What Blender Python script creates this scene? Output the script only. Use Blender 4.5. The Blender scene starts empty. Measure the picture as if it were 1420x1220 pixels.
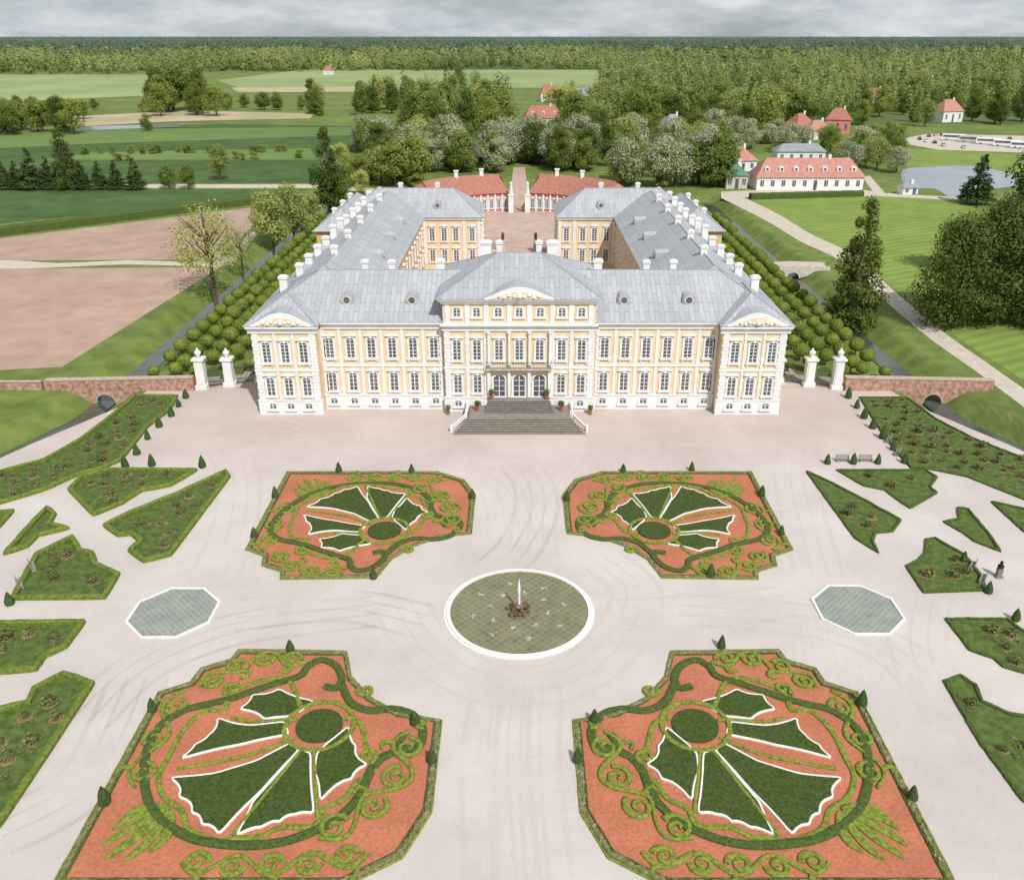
import bpy, math, random
import numpy as np
from mathutils import Vector, Matrix
random.seed(7); rng = np.random.default_rng(7)
PI = math.pi
S = bpy.context.scene
COL = S.collection
H = 52.7; F = 1205.0; TH = math.atan(560/1205); CX = 720.0
sn, cs = math.sin(TH), math.cos(TH)
def G(u, v, z=0.0):
    a = (u-CX)/F; b = (v-610)/F
    t = (H-z)/(sn+b*cs)
    return (a*t, (cs-b*sn)*t)
def zat(v, Y):
    b = (v-610)/F
    return H-(sn+b*cs)/(cs-b*sn)*Y
def C(r, g, b): 
    return tuple(((c/255)/12.92 if c <= 10 else ((c/255+.055)/1.055)**2.4) for c in (r, g, b))
# ---------------------------------------------------------------- materials
def new_mat(name):
    m = bpy.data.materials.new(name); m.use_nodes = True
    n = m.node_tree.nodes; l = m.node_tree.links
    return m, n, l, n['Principled BSDF']
def ramp(n, l, fac, stops):
    r = n.new('ShaderNodeValToRGB'); l.new(fac, r.inputs[0])
    e = r.color_ramp.elements
    while len(e) < len(stops): e.new(.5)
    for i, (p, c) in enumerate(stops):
        e[i].position = p; e[i].color = (*c, 1)
    return r.outputs[0]
def noise(n, l, vec, scale, detail=4, rough=.6):
    t = n.new('ShaderNodeTexNoise'); t.inputs['Scale'].default_value = scale
    t.inputs['Detail'].default_value = detail; t.inputs['Roughness'].default_value = rough
    l.new(vec, t.inputs['Vector']); return t.outputs['Fac']
def mixc(n, l, fac, a, b, mode='MIX'):
    m = n.new('ShaderNodeMix'); m.data_type = 'RGBA'; m.blend_type = mode
    if isinstance(fac, (int, float)): m.inputs[0].default_value = fac
    else: l.new(fac, m.inputs[0])
    for i, x in ((6, a), (7, b)):
        if isinstance(x, tuple): m.inputs[i].default_value = (*x[:3], 1)
        else: l.new(x, m.inputs[i])
    return m.outputs[2]
def math_(n, l, op, a, b=None):
    m = n.new('ShaderNodeMath'); m.operation = op
    for i, x in enumerate((a, b)):
        if x is None: continue
        if isinstance(x, (int, float)): m.inputs[i].default_value = x
        else: l.new(x, m.inputs[i])
    return m.outputs[0]
def mat(name, c1, c2=None, scale=1.0, rough=.9, bump=0, big=None, spec=.2, bdist=.05, metal=0, lo=.35, hi=.65):
    m, n, l, p = new_mat(name)
    g = n.new('ShaderNodeNewGeometry').outputs['Position']
    p.inputs['Roughness'].default_value = rough
    p.inputs['Specular IOR Level'].default_value = spec
    p.inputs['Metallic'].default_value = metal
    c2 = c2 or tuple(x*.85 for x in c1)
    f = noise(n, l, g, scale)
    col = ramp(n, l, f, [(lo, c1), (hi, c2)])
    if big:
        f2 = noise(n, l, g, big[0], 3)
        k = 1-big[1]
        col = mixc(n, l, 1.0, col, ramp(n, l, f2, [(.35, (k, k, k)), (.65, (1.05, 1.05, 1.05))]), 'MULTIPLY')
    l.new(col, p.inputs['Base Color'])
    if bump:
        b = n.new('ShaderNodeBump'); b.inputs['Strength'].default_value = bump; b.inputs['Distance'].default_value = bdist
        l.new(f, b.inputs['Height']); l.new(b.outputs[0], p.inputs['Normal'])
    return m
def leafmat(name, c1, c2, scale=.45, rnd=.35, tl=.35):
    m, n, l, p = new_mat(name)
    g = n.new('ShaderNodeNewGeometry').outputs['Position']
    f = noise(n, l, g, scale, 5)
    col = ramp(n, l, f, [(.3, c1), (.7, c2)])
    oi = n.new('ShaderNodeObjectInfo').outputs['Random']
    v = math_(n, l, 'MULTIPLY_ADD', oi, rnd); v.node.inputs[2].default_value = 1-rnd/2
    hsv = n.new('ShaderNodeHueSaturation'); l.new(col, hsv.inputs['Color']); l.new(v, hsv.inputs['Value'])
    h = math_(n, l, 'MULTIPLY_ADD', oi, -.035); h.node.inputs[2].default_value = .515
    l.new(h, hsv.inputs['Hue'])
    l.new(hsv.outputs[0], p.inputs['Base Color'])
    p.inputs['Roughness'].default_value = .8; p.inputs['Specular IOR Level'].default_value = .15
    tr = n.new('ShaderNodeBsdfTranslucent'); l.new(hsv.outputs[0], tr.inputs[0])
    mx = n.new('ShaderNodeMixShader'); mx.inputs[0].default_value = tl
    l.new(p.outputs[0], mx.inputs[1]); l.new(tr.outputs[0], mx.inputs[2])
    l.new(mx.outputs[0], n['Material Output'].inputs[0])
    return m
M = {}
M['grass'] = mat('grass', C(122, 136, 70), C(96, 114, 54), .25, bump=.3, big=(.03, .25))
def gravel_mat():
    m, n, l, p = new_mat('pale_gravel')
    g = n.new('ShaderNodeNewGeometry').outputs['Position']
    col = ramp(n, l, noise(n, l, g, .07, 8, .68), [(.3, C(186, 175, 169)), (.7, C(207, 198, 193))])
    col = mixc(n, l, 1.0, col, ramp(n, l, noise(n, l, g, 6, 5, .8), [(.3, (.86, .86, .86)), (.7, (1.05, 1.05, 1.05))]), 'MULTIPLY')
    mp = n.new('ShaderNodeMapping'); l.new(g, mp.inputs[0]); mp.inputs['Location'].default_value = (0, -72, 0)
    w = n.new('ShaderNodeTexWave'); w.wave_type = 'RINGS'; w.rings_direction = 'Z'
    w.inputs['Scale'].default_value = .35; w.inputs['Distortion'].default_value = 14; w.inputs['Detail'].default_value = 3; w.inputs['Detail Scale'].default_value = .08
    l.new(mp.outputs[0], w.inputs[0])
    br = ramp(n, l, noise(n, l, g, .06, 4), [(.45, (0, 0, 0)), (.65, (.35, .35, .35))])
    col = mixc(n, l, br, col, mixc(n, l, 1.0, col, ramp(n, l, w.outputs['Fac'], [(.1, (.95, .94, .935)), (.6, (1.05, 1.05, 1.05))]), 'MULTIPLY'))
    sx = n.new('ShaderNodeSeparateXYZ'); l.new(g, sx.inputs[0])
    near = n.new('ShaderNodeMapRange'); near.inputs[1].default_value = 96; near.inputs[2].default_value = 116
    l.new(sx.outputs[1], near.inputs[0])
    col = mixc(n, l, near.outputs[0], col, mixc(n, l, 1.0, col, (.94, .88, .85), 'MULTIPLY'))
    l.new(col, p.inputs['Base Color']); p.inputs['Roughness'].default_value = .95
    p.inputs['Specular IOR Level'].default_value = .1
    return m
M['gravel'] = gravel_mat()
def trackmat(name, c, amt):
    m, n, l, p = new_mat(name)
    g = n.new('ShaderNodeNewGeometry').outputs['Position']
    p.inputs['Base Color'].default_value = (*c, 1); p.inputs['Roughness'].default_value = .95; p.inputs['Specular IOR Level'].default_value = .1
    a = ramp(n, l, noise(n, l, g, .11, 5, .6), [(.36, (0, 0, 0)), (.66, (amt, amt, amt))])
    l.new(a, p.inputs['Alpha']); return m
M['trackl'] = trackmat('track_light', C(219, 211, 206), .5)
M['trackd'] = trackmat('track_dark', C(180, 166, 158), .2)
M['path'] = mat('path_gravel', C(198, 188, 174), C(182, 170, 155), .5)
M['court'] = mat('court_gravel', C(190, 166, 152), C(174, 150, 138), .3, big=(.08, .1))
M['orange'] = mat('terracotta_grit', C(190, 121, 92), C(170, 102, 76), 3.5, bump=.3, big=(.25, .12))
M['soil'] = mat('ploughed_soil', C(180, 154, 138), C(166, 139, 122), .15, big=(.02, .12))
M['mulch'] = mat('mulch', C(140, 124, 88), C(116, 98, 66), 3)
M['crop'] = mat('crop_green', C(68, 92, 48), C(82, 106, 56), .08, big=(.02, .2))
M['field'] = mat('field_green', C(100, 124, 66), C(112, 134, 74), .03, big=(.008, .2))
M['field2'] = mat('field_light', C(138, 154, 100), C(150, 164, 112), .01, big=(.004, .2))
M['tan'] = mat('field_tan', C(188, 172, 144), C(160, 150, 112), .02)
M['forestfloor'] = mat('forest_floor', C(82, 102, 56), C(102, 118, 68), .006, big=(.003, .3))
def lawn_mat():
    m, n, l, p = new_mat('mown_lawn')
    g = n.new('ShaderNodeNewGeometry').outputs['Position']
    mp = n.new('ShaderNodeMapping'); l.new(g, mp.inputs[0]); mp.inputs['Rotation'].default_value = (0, 0, math.radians(62))
    w = n.new('ShaderNodeTexWave'); w.inputs['Scale'].default_value = .1; w.inputs['Distortion'].default_value = 1.2
    l.new(mp.outputs[0], w.inputs[0])
    c = ramp(n, l, w.outputs['Fac'], [(.3, C(118, 138, 66)), (.7, C(130, 148, 77))])
    c = mixc(n, l, 1.0, c, ramp(n, l, noise(n, l, g, .08, 6, .7), [(.35, (.82, .82, .82)), (.65, (1.1, 1.08, 1.08))]), 'MULTIPLY')
    l.new(c, p.inputs['Base Color']); p.inputs['Roughness'].default_value = .9; p.inputs['Specular IOR Level'].default_value = .1
    return m
M['lawn'] = lawn_mat()
M['lobe'] = mat('dense_turf', C(76, 90, 40), C(50, 66, 28), 4, bump=.6)
M['bed'] = mat('bed_turf', C(96, 112, 56), C(66, 84, 38), 1.2, bump=.5)
M['hedge'] = mat('box_hedge', C(138, 147, 62), C(92, 106, 40), 3.5, bump=.8, bdist=.1)
M['bhedge'] = mat('bed_hedge', C(118, 132, 56), C(82, 98, 38), 3.0, bump=.8, bdist=.1)
M['hedged'] = mat('dark_box_hedge', C(86, 102, 48), C(58, 74, 32), 3.5, bump=.8, bdist=.1)
M['topiary'] = mat('topiary', C(76, 96, 52), C(48, 66, 34), 5, bump=1, bdist=.15)
M['whites'] = mat('white_pebbles', C(230, 228, 223), C(210, 207, 201), 4)
M['flower'] = mat('border_flowers', C(108, 116, 64), C(160, 132, 128), 3.2, bump=1, bdist=.2, lo=.5, hi=.64)
M['white'] = mat('white_plaster', C(228, 227, 225), C(217, 215, 212), .6, rough=.8)
M['cream'] = mat('cream_plaster', C(222, 202, 170), C(214, 193, 160), .4, rough=.85)
M['cream_sh'] = mat('shaded_cream_plaster', C(212, 182, 134), C(202, 172, 124), .4, rough=.85)  # deeper copy of the cream: weaker light on side walls put into colour
M['pink'] = mat('pink_plaster', C(208, 140, 134), C(196, 128, 122), .5)
M['redroof'] = mat('red_tiles', C(174, 120, 104), C(154, 101, 87), 1.2, bump=.4)
M['pinkroof'] = mat('pale_red_tiles', C(188, 138, 125), C(170, 120, 108), .8, bump=.4)
M['greyroof'] = mat('grey_sheet', C(150, 154, 159), C(134, 139, 145), .5)
M['greenroof'] = mat('green_roof', C(96, 136, 118), C(84, 122, 106), .5)
M['glass'] = mat('window_glass', C(66, 70, 74), C(100, 106, 112), .8, rough=.12, spec=.6)
M['dark'] = mat('dark_iron', C(40, 40, 42), rough=.5)
M['stone'] = mat('grey_stone', C(146, 137, 128), C(126, 118, 109), 1.5, bump=.3)
M['stoned'] = mat('grey_stone_dark', C(108, 101, 94), C(92, 86, 80), 2.5, bump=.3)  # darker copy of the stone: riser shade put into colour; also the dark lions
M['stonew'] = mat('pale_stone', C(205, 198, 188), C(182, 174, 164), 1.5)
M['coping'] = mat('coping_stone', C(188, 170, 155), C(166, 146, 132), 1.5)
M['bark'] = mat('bark', C(112, 98, 80), C(78, 68, 56), 4)
M['rubble'] = mat('rubble_wall', C(192, 156, 140), C(142, 102, 86), 1.6, bump=.6, bdist=.1)
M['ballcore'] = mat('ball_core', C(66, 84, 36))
M['foam'] = mat('water_foam', C(235, 240, 242), C(215, 222, 226), 2, rough=.4)
M['rock'] = mat('fountain_rock', C(124, 98, 78), C(72, 60, 50), 2.5, bump=.8)
M['wood'] = mat('bench_wood', C(150, 146, 140), C(130, 126, 118), 3)
M['tyre'] = mat('tyre', C(30, 30, 30))
M['busw'] = mat('bus_white', C(235, 235, 235), rough=.35, spec=.5)
M['carred'] = mat('car_red', C(150, 40, 36), rough=.3, spec=.5)
M['cardark'] = mat('car_dark', C(50, 56, 66), rough=.3, spec=.5)
M['carsil'] = mat('car_silver', C(190, 192, 196), rough=.3, spec=.5)
M['clay'] = mat('terracotta_pot', C(170, 110, 80))
def roofmat():
    m, n, l, p = new_mat('standing_seam_roof')
    ge = n.new('ShaderNodeNewGeometry')
    sp = n.new('ShaderNodeSeparateXYZ'); l.new(ge.outputs['Position'], sp.inputs[0])
    sN = n.new('ShaderNodeSeparateXYZ'); l.new(ge.outputs['Normal'], sN.inputs[0])
    sel = math_(n, l, 'GREATER_THAN', math_(n, l, 'ABSOLUTE', sN.outputs[0]), math_(n, l, 'ABSOLUTE', sN.outputs[1]))
    cmb = n.new('ShaderNodeCombineXYZ')
    d = math_(n, l, 'SUBTRACT', sp.outputs[1], sp.outputs[0])
    a = math_(n, l, 'MULTIPLY_ADD', d, sel); l.new(sp.outputs[0], a.node.inputs[2])
    l.new(sp.outputs[2], cmb.inputs[0]); l.new(a, cmb.inputs[1])
    b = n.new('ShaderNodeTexBrick'); l.new(cmb.outputs[0], b.inputs[0])
    b.inputs['Scale'].default_value = 1; b.inputs['Brick Width'].default_value = 1.9; b.inputs['Row Height'].default_value = .75
    b.inputs['Mortar Size'].default_value = .035
    b.inputs['Color1'].default_value = (*C(176, 178, 181), 1); b.inputs['Color2'].default_value = (*C(163, 166, 170), 1)
    b.inputs['Mortar'].default_value = (*C(138, 142, 147), 1)
    c = mixc(n, l, 1.0, b.outputs[0], ramp(n, l, noise(n, l, ge.outputs['Position'], .15, 7, .75), [(.3, (.86, .86, .865)), (.7, (1.07, 1.06, 1.05))]), 'MULTIPLY')
    l.new(c, p.inputs['Base Color']); p.inputs['Roughness'].default_value = .6; p.inputs['Specular IOR Level'].default_value = .3
    return m
M['roof'] = roofmat()
def poolmat(name, c1, c2, c3, size):
    m, n, l, p = new_mat(name)
    g = n.new('ShaderNodeNewGeometry').outputs['Position']
    mp = n.new('ShaderNodeMapping'); l.new(g, mp.inputs[0]); mp.inputs['Rotation'].default_value = (0, 0, PI/4)
    b = n.new('ShaderNodeTexBrick'); l.new(mp.outputs[0], b.inputs[0]); b.offset = 0
    b.inputs['Scale'].default_value = 1; b.inputs['Brick Width'].default_value = size; b.inputs['Row Height'].default_value = size
    b.inputs['Mortar Size'].default_value = .05; b.inputs['Color1'].default_value = (*c1, 1); b.inputs['Color2'].default_value = (*c2, 1); b.inputs['Mortar'].default_value = (*c3, 1)
    c = mixc(n, l, 1.0, b.outputs[0], ramp(n, l, noise(n, l, g, .5, 5), [(.3, (.8, .8, .78)), (.7, (1.12, 1.12, 1.08))]), 'MULTIPLY')
    l.new(c, p.inputs['Base Color']); p.inputs['Roughness'].default_value = .12
    bu = n.new('ShaderNodeBump'); bu.inputs['Strength'].default_value = .15; bu.inputs['Distance'].default_value = .05
    l.new(noise(n, l, g, 4, 3), bu.inputs['Height']); l.new(bu.outputs[0], p.inputs['Normal'])
    return m
M['poolw'] = poolmat('fountain_water', C(126, 121, 92), C(110, 107, 80), C(140, 134, 106), .62)
M['octw'] = poolmat('octagon_water', C(142, 146, 136), C(130, 136, 128), C(158, 161, 152), .5)
M['water'] = mat('moat_water', C(66, 76, 66), C(84, 92, 84), .3, rough=.1, spec=.5)
M['pond'] = mat('pond_water', C(140, 150, 156), C(120, 132, 140), .05, rough=.15, spec=.6)
L = {'round': leafmat('leaves_mid', C(98, 118, 52), C(150, 163, 82)),
     'tall': leafmat('leaves_dark', C(78, 99, 45), C(128, 144, 70)),
     'dk': leafmat('leaves_deep', C(66, 87, 40), C(110, 128, 60)),
     'spruce': leafmat('needles', C(54, 76, 42), C(88, 110, 56)),
     'pale': leafmat('leaves_pale', C(138, 150, 76), C(182, 187, 112)),
     'blossom': leafmat('leaves_blossom', C(122, 136, 76), C(208, 206, 180), 1.2),
     'ball': leafmat('leaves_clipped', C(116, 136, 56), C(156, 170, 80), .8, .15),
     'rose': leafmat('leaves_rose', C(88, 110, 56), C(146, 142, 98), 1.5),
     'under': leafmat('leaves_underplanting', C(84, 104, 50), C(168, 146, 126), 2.2),
     'wood': leafmat('leaves_wood', C(88, 110, 54), C(162, 172, 96), .02),
     'wood2': leafmat('leaves_wood_pale', C(148, 156, 88), C(186, 186, 120), .04),
     'woodd': leafmat('leaves_wood_dark', C(62, 84, 42), C(88, 108, 56), .04),
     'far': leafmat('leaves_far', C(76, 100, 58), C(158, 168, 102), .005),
     'vfar': leafmat('leaves_haze_tint', C(84, 108, 88), C(128, 142, 112), .0025),  # bluish tint paints aerial haze into the distant leaves
     'hor': leafmat('leaves_haze', C(84, 104, 112), C(104, 122, 128), .002)}  # horizon haze mixed into the leaf colour as blue-grey
# ---------------------------------------------------------------- objects
def tag(o, label=None, cat=None, group=None, kind=None):
    if label: o['label'] = label
    if cat: o['category'] = cat
    if group: o['group'] = group
    if kind: o['kind'] = kind
    return o
def wloc(o):
    v = Vector((0, 0, 0))
    while o is not None: v += o.location; o = o.parent
    return v
def link(name, me, parent=None, loc=(0, 0, 0)):
    o = bpy.data.objects.new(name, me); COL.objects.link(o); o.parent = parent; o.location = loc
    return o
def thing(name, label, cat, loc=(0, 0, 0), group=None, rz=0):
    o = link(name, None, None, loc); o.rotation_euler.z = rz
    o.empty_display_size = .5
    return tag(o, label, cat, group)
class MB:
    def __init__(s): s.v = []; s.f = []
    def add(s, vs, fs):
        k = len(s.v); s.v += [tuple(p) for p in vs]; s.f += [tuple(i+k for i in f) for f in fs]; return s
    def box(s, x0, x1, y0, y1, z0, z1):
        return s.add([(x0, y0, z0), (x1, y0, z0), (x1, y1, z0), (x0, y1, z0), (x0, y0, z1), (x1, y0, z1), (x1, y1, z1), (x0, y1, z1)],
                     [(3, 2, 1, 0), (4, 5, 6, 7), (0, 1, 5, 4), (1, 2, 6, 5), (2, 3, 7, 6), (3, 0, 4, 7)])
    def prism(s, poly, z0, z1):
        n = len(poly); a = sum(poly[i][0]*poly[(i+1) % n][1]-poly[(i+1) % n][0]*poly[i][1] for i in range(n))
        if a < 0: poly = poly[::-1]
        return s.add([(x, y, z0) for x, y in poly]+[(x, y, z1) for x, y in poly],
                     [tuple(range(n-1, -1, -1)), tuple(range(n, 2*n))]+[(i, (i+1) % n, n+(i+1) % n, n+i) for i in range(n)])
    def xz(s, poly, y0, y1):
        n = len(poly)
        return s.add([(x, y0, z) for x, z in poly]+[(x, y1, z) for x, z in poly],
                     [tuple(range(n)), tuple(range(2*n-1, n-1, -1))]+[(i, n+i, n+(i+1) % n, (i+1) % n) for i in range(n)])
    def sheet(s, poly, z):
        n = len(poly); a = sum(poly[i][0]*poly[(i+1) % n][1]-poly[(i+1) % n][0]*poly[i][1] for i in range(n))
        if a < 0: poly = poly[::-1]
        return s.add([(x, y, z) for x, y in poly], [tuple(range(n))])
    def strip(s, pts, w, z):
        n = len(pts); vs = []
        for i in range(n):
            a, b = pts[max(i-1, 0)], pts[min(i+1, n-1)]; q = math.dist(a, b) or 1; nx, ny = -(b[1]-a[1])/q*w/2, (b[0]-a[0])/q*w/2
            vs += [(pts[i][0]+nx, pts[i][1]+ny, z), (pts[i][0]-nx, pts[i][1]-ny, z)]
        return s.add(vs, [(2*i, 2*i+1, 2*i+3, 2*i+2) for i in range(n-1)])
    def lathe(s, prof, x=0, y=0, n=12, z=0, jit=0):
        vs = []; fs = []
        for r, h in prof:
            for i in range(n):
                q = 1+random.uniform(-jit, jit)
                vs.append((x+r*q*math.cos(2*PI*i/n), y+r*q*math.sin(2*PI*i/n), z+h))
        for j in range(len(prof)-1):
            for i in range(n):
                fs.append((j*n+i, j*n+(i+1) % n, (j+1)*n+(i+1) % n, (j+1)*n+i))
        fs.append(tuple(range(n-1, -1, -1))); fs.append(tuple((len(prof)-1)*n+i for i in range(n)))
        return s.add(vs, fs)
    def tube(s, pts, r0, r1, n=6):
        vs = []; fs = []; P = [Vector(p) for p in pts]; m = len(P)
        for j, p in enumerate(P):
            t = (P[min(j+1, m-1)]-P[max(j-1, 0)]).normalized()
            a = t.cross(Vector((0, 0, 1)) if abs(t.z) < .9 else Vector((1, 0, 0))).normalized(); b = t.cross(a)
            r = r0+(r1-r0)*j/(m-1)
            for i in range(n): vs.append(p+(a*math.cos(2*PI*i/n)+b*math.sin(2*PI*i/n))*r)
        for j in range(m-1):
            for i in range(n): fs.append((j*n+i, (j+1)*n+i, (j+1)*n+(i+1) % n, j*n+(i+1) % n))
        return s.add(vs, fs)
    def ribbon(s, pts, w, h, closed=False, z0=0, jit=.04, taper=0, wf=None):
        n = len(pts); rows = []
        for i in range(n):
            if closed: a = pts[i-1]; b = pts[(i+1) % n]
            else: a = pts[max(i-1, 0)]; b = pts[min(i+1, n-1)]
            tx, ty = b[0]-a[0], b[1]-a[1]; q = math.hypot(tx, ty) or 1; nx, ny = -ty/q, tx/q
            k = 1-taper*i/(n-1) if taper else 1
            if wf: k = wf(i/(n-1))
            j = lambda: random.uniform(-jit, jit)
            x, y = pts[i]; r = []
            for o, zz in ((-.5, 0), (-.47, .8), (-.22, 1), (.22, 1), (.47, .8), (.5, 0)):
                e = j() if zz else 0
                r.append((x+nx*(o*w*k+e), y+ny*(o*w*k+e), z0+zz*h+(j()*.6 if zz else 0)))
            rows.append(r)
        vs = [p for r in rows for p in r]; fs = []
        for i in range(n if closed else n-1):
            a = i*6; b = ((i+1) % n)*6
            for c in range(5): fs.append((a+c, b+c, b+c+1, a+c+1)[::-1])
        if not closed: fs.append((0, 1, 2, 3, 4, 5)[::-1]); e = (n-1)*6; fs.append(tuple(e+i for i in range(6)))
        return s.add(vs, fs)
    def build(s, name, m, parent=None, smooth=False):
        me = bpy.data.meshes.new(name); me.from_pydata(s.v, [], s.f); me.materials.append(m)
        if smooth: me.polygons.foreach_set('use_smooth', [True]*len(me.polygons))
        me.update()
        o = link(name, me, parent)
        if parent: o.location = -wloc(parent)
        return o
def smooth(pts, k=5, closed=False):
    out = []; n = len(pts)
    for i in range(n if closed else n-1):
        p = [pts[(i+d) % n] if closed else pts[min(max(i+d, 0), n-1)] for d in (-1, 0, 1, 2)]
        for j in range(k):
            t = j/k
            out.append(tuple(.5*((2*p[1][c])+(-p[0][c]+p[2][c])*t+(2*p[0][c]-5*p[1][c]+4*p[2][c]-p[3][c])*t*t+(-p[0][c]+3*p[1][c]-3*p[2][c]+p[3][c])*t**3) for c in (0, 1)))
    if not closed: out.append(tuple(pts[-1]))
    return out
def dense(poly, step, closed=True):
    out = []; n = len(poly)
    for i in range(n if closed else n-1):
        a, b = poly[i], poly[(i+1) % n]; d = math.dist(a, b); k = max(1, int(d/step))
        for j in range(k): out.append((a[0]+(b[0]-a[0])*j/k, a[1]+(b[1]-a[1])*j/k))
    if not closed: out.append(poly[-1])
    return out
def inside(p, poly):
    x, y = p; r = False; n = len(poly)
    for i in range(n):
        (x0, y0), (x1, y1) = poly[i], poly[i-1]
        if (y0 > y) != (y1 > y) and x < (x1-x0)*(y-y0)/(y1-y0)+x0: r = not r
    return r
def edist(p, poly):
    m = 1e9
    for i in range(len(poly)):
        a = Vector(poly[i]); b = Vector(poly[i-1]); q = Vector(p); ab = b-a
        t = max(0, min(1, (q-a).dot(ab)/max(ab.length_squared, 1e-9))); m = min(m, (a+ab*t-q).length)
    return m
def quads(name, cen, nor, size, m):
    N = len(cen); nor = nor/np.maximum(np.linalg.norm(nor, axis=1, keepdims=True), 1e-6)
    r = rng.normal(size=(N, 3)); a = np.cross(nor, r); a /= np.maximum(np.linalg.norm(a, axis=1, keepdims=True), 1e-6); b = np.cross(nor, a)
    sz = np.asarray(size).reshape(-1, 1)*rng.uniform(.6, 1.3, (N, 1))/2
    a = a*sz; b = b*sz*rng.uniform(.5, 1, (N, 1))
    vs = np.stack([cen-a-b*.3, cen-b, cen+a+b*.2, cen+b], 1).reshape(-1, 3)
    me = bpy.data.meshes.new(name); me.vertices.add(4*N); me.vertices.foreach_set('co', vs.ravel())
    me.loops.add(4*N); me.loops.foreach_set('vertex_index', np.arange(4*N, dtype=np.int32))
    me.polygons.add(N); me.polygons.foreach_set('loop_start', np.arange(0, 4*N, 4, dtype=np.int32))
    me.update(); me.materials.append(m); me.validate(); return me
def sph(n):
    d = rng.normal(size=(n, 3)); return d/np.linalg.norm(d, axis=1, keepdims=True)
def blob_leaves(blobs, n, lo=.7):
    w = np.array([b[3]*b[4] for b in blobs], float); w /= w.sum()
    idx = rng.choice(len(blobs), n, p=w); B = np.array(blobs, float)[idx]
    d = sph(n); r = rng.uniform(lo, 1.02, (n, 1))
    c = B[:, :3]+d*r*np.stack([B[:, 3], B[:, 3], B[:, 4]], 1)
    return c, d+rng.normal(size=(n, 3))*.45+np.array([0, 0, .3])
# ---------------------------------------------------------------- ground
def moat_c(y): return 68+max(0, 127-y)*.37
def hz(x, y):
    if y < 96 or y > 330: return 0
    d = abs(abs(x)-moat_c(y)); t = min(1, max(0, (d-.9)/5.4)); t = t*t*(3-2*t)
    f = min(1, (y-96)/8, (330-y)/8)
    return -2.6*(1-t)*f
xs = [-20000, -9000, -4000, -1500, -800, -400, -200, -130]+list(np.arange(-100, 101, 1.0))+[130, 200, 400, 800, 1500, 4000, 9000, 20000]
ys = [-200, -50, 0, 30, 60, 90]+list(np.arange(96, 334, 2.5))+[360, 450, 600, 900, 1400, 2500, 5000, 9000, 16000, 60000]
gm = MB(); nx = len(xs)
for y in ys:
    for x in xs: gm.v.append((float(x), float(y), hz(x, y)))
for j in range(len(ys)-1):
    for i in range(nx-1): gm.f.append((j*nx+i, j*nx+i+1, (j+1)*nx+i+1, (j+1)*nx+i))
tag(gm.build('ground', M['grass']), kind='structure')
def st(name, poly, z, m): return tag(MB().sheet(poly, z).build(name, m), kind='structure')
def GP(l): return [G(u, v) for u, v in l]
st('gravel_court', [(-140, -10), (140, -10), (140, 80), (87, 80), (76, 97), (69.5, 112), (62.5, 126), (60.5, 134), (-60.5, 134), (-62.5, 126), (-69.5, 112), (-76, 97), (-87, 80), (-140, 80)], .012, M['gravel'])
st('palace_court_ground', [(-41, 134.2), (41, 134.2), (41, 262), (30, 292), (3.4, 296), (2.6, 400), (-2.6, 400), (-3.4, 296), (-30, 292), (-41, 262)], .016, M['court'])
for s_ in (-1, 1):
    st('alley_path', [(s_*41.2, 134.1), (s_*56, 134.1), (s_*56, 138), (s_*47.5, 140), (s_*47.5, 262), (s_*45.9, 262), (s_*45.9, 140), (s_*41.2, 140)], .016, M['path'])
st('ploughed_field', GP([(-260, 352), (-100, 343), (358, 287), (352, 312), (304, 360), (-100, 362), (-260, 362)]), .02, M['soil'])
st('ploughed_field', GP([(-260, 374), (305, 371), (86, 509), (-60, 516), (-260, 516)]), .02, M['soil'])
st('field_path', smooth(GP([(-260, 362.5), (0, 361), (80, 365), (180, 361), (302, 361), (345, 325), (356, 327), (318, 368)]), 3)+smooth(GP([(304, 371), (180, 367), (80, 371), (0, 373), (-260, 374)]), 3), .03, M['path'])
st('crop_field', GP([(-160, 263), (428, 263), (395, 272), (-160, 326)]), .03, M['crop'])
st('farm_path', GP([(-160, 256), (428, 256), (520, 262), (520, 267), (428, 261), (-160, 262)]), .05, M['path'])
st('green_field', GP([(-160, 232), (-160, 205), (120, 178), (300, 172), (550, 176), (560, 200), (470, 212), (430, 254), (-160, 255)]), .04, M['crop'])
st('green_field', GP([(120, 212), (430, 206), (440, 222), (60, 222)]), .08, M['field'])
st('green_field', GP([(-200, 205), (100, 180), (550, 176), (552, 186), (120, 200), (-200, 216)]), .09, M['field'])
st('pale_field', GP([(-200, 104), (210, 104), (215, 133), (120, 137), (-200, 152)]), .2, M['field2'])
st('pale_field', GP([(300, 112), (420, 97), (830, 98), (870, 108), (850, 124), (640, 122), (330, 122)]), .2, M['field2'])
st('tan_field', GP([(320, 122), (480, 121), (640, 124), (645, 128), (330, 129)]), .3, M['tan'])
st('sandy_ground', GP([(100, 162), (260, 154), (436, 158), (430, 165), (240, 169), (110, 176)]), .2, M['tan'])
st('river', GP([(110, 176), (250, 173), (250, 177), (115, 182)]), .3, M['pond'])
st('mown_lawn', GP([(1018, 279), (1200, 272), (1310, 276), (1460, 320), (1700, 420), (1700, 640), (1420, 528), (1330, 470), (1175, 352)]), .02, M['lawn'])
st('mown_lawn', GP([(1250, 205), (1420, 215), (1600, 225), (1600, 250), (1400, 238), (1340, 230), (1250, 232)]), .03, M['lawn'])
st('park_path', smooth(GP([(1000, 275), (1060, 305), (1110, 335), (1165, 362), (1230, 420), (1290, 470), (1360, 520), (1440, 580)]), 4)+smooth(GP([(1450, 560), (1375, 508), (1305, 458), (1245, 408), (1180, 352), (1125, 325), (1075, 295), (1022, 270)]), 4), .03, M['path'])
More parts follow.
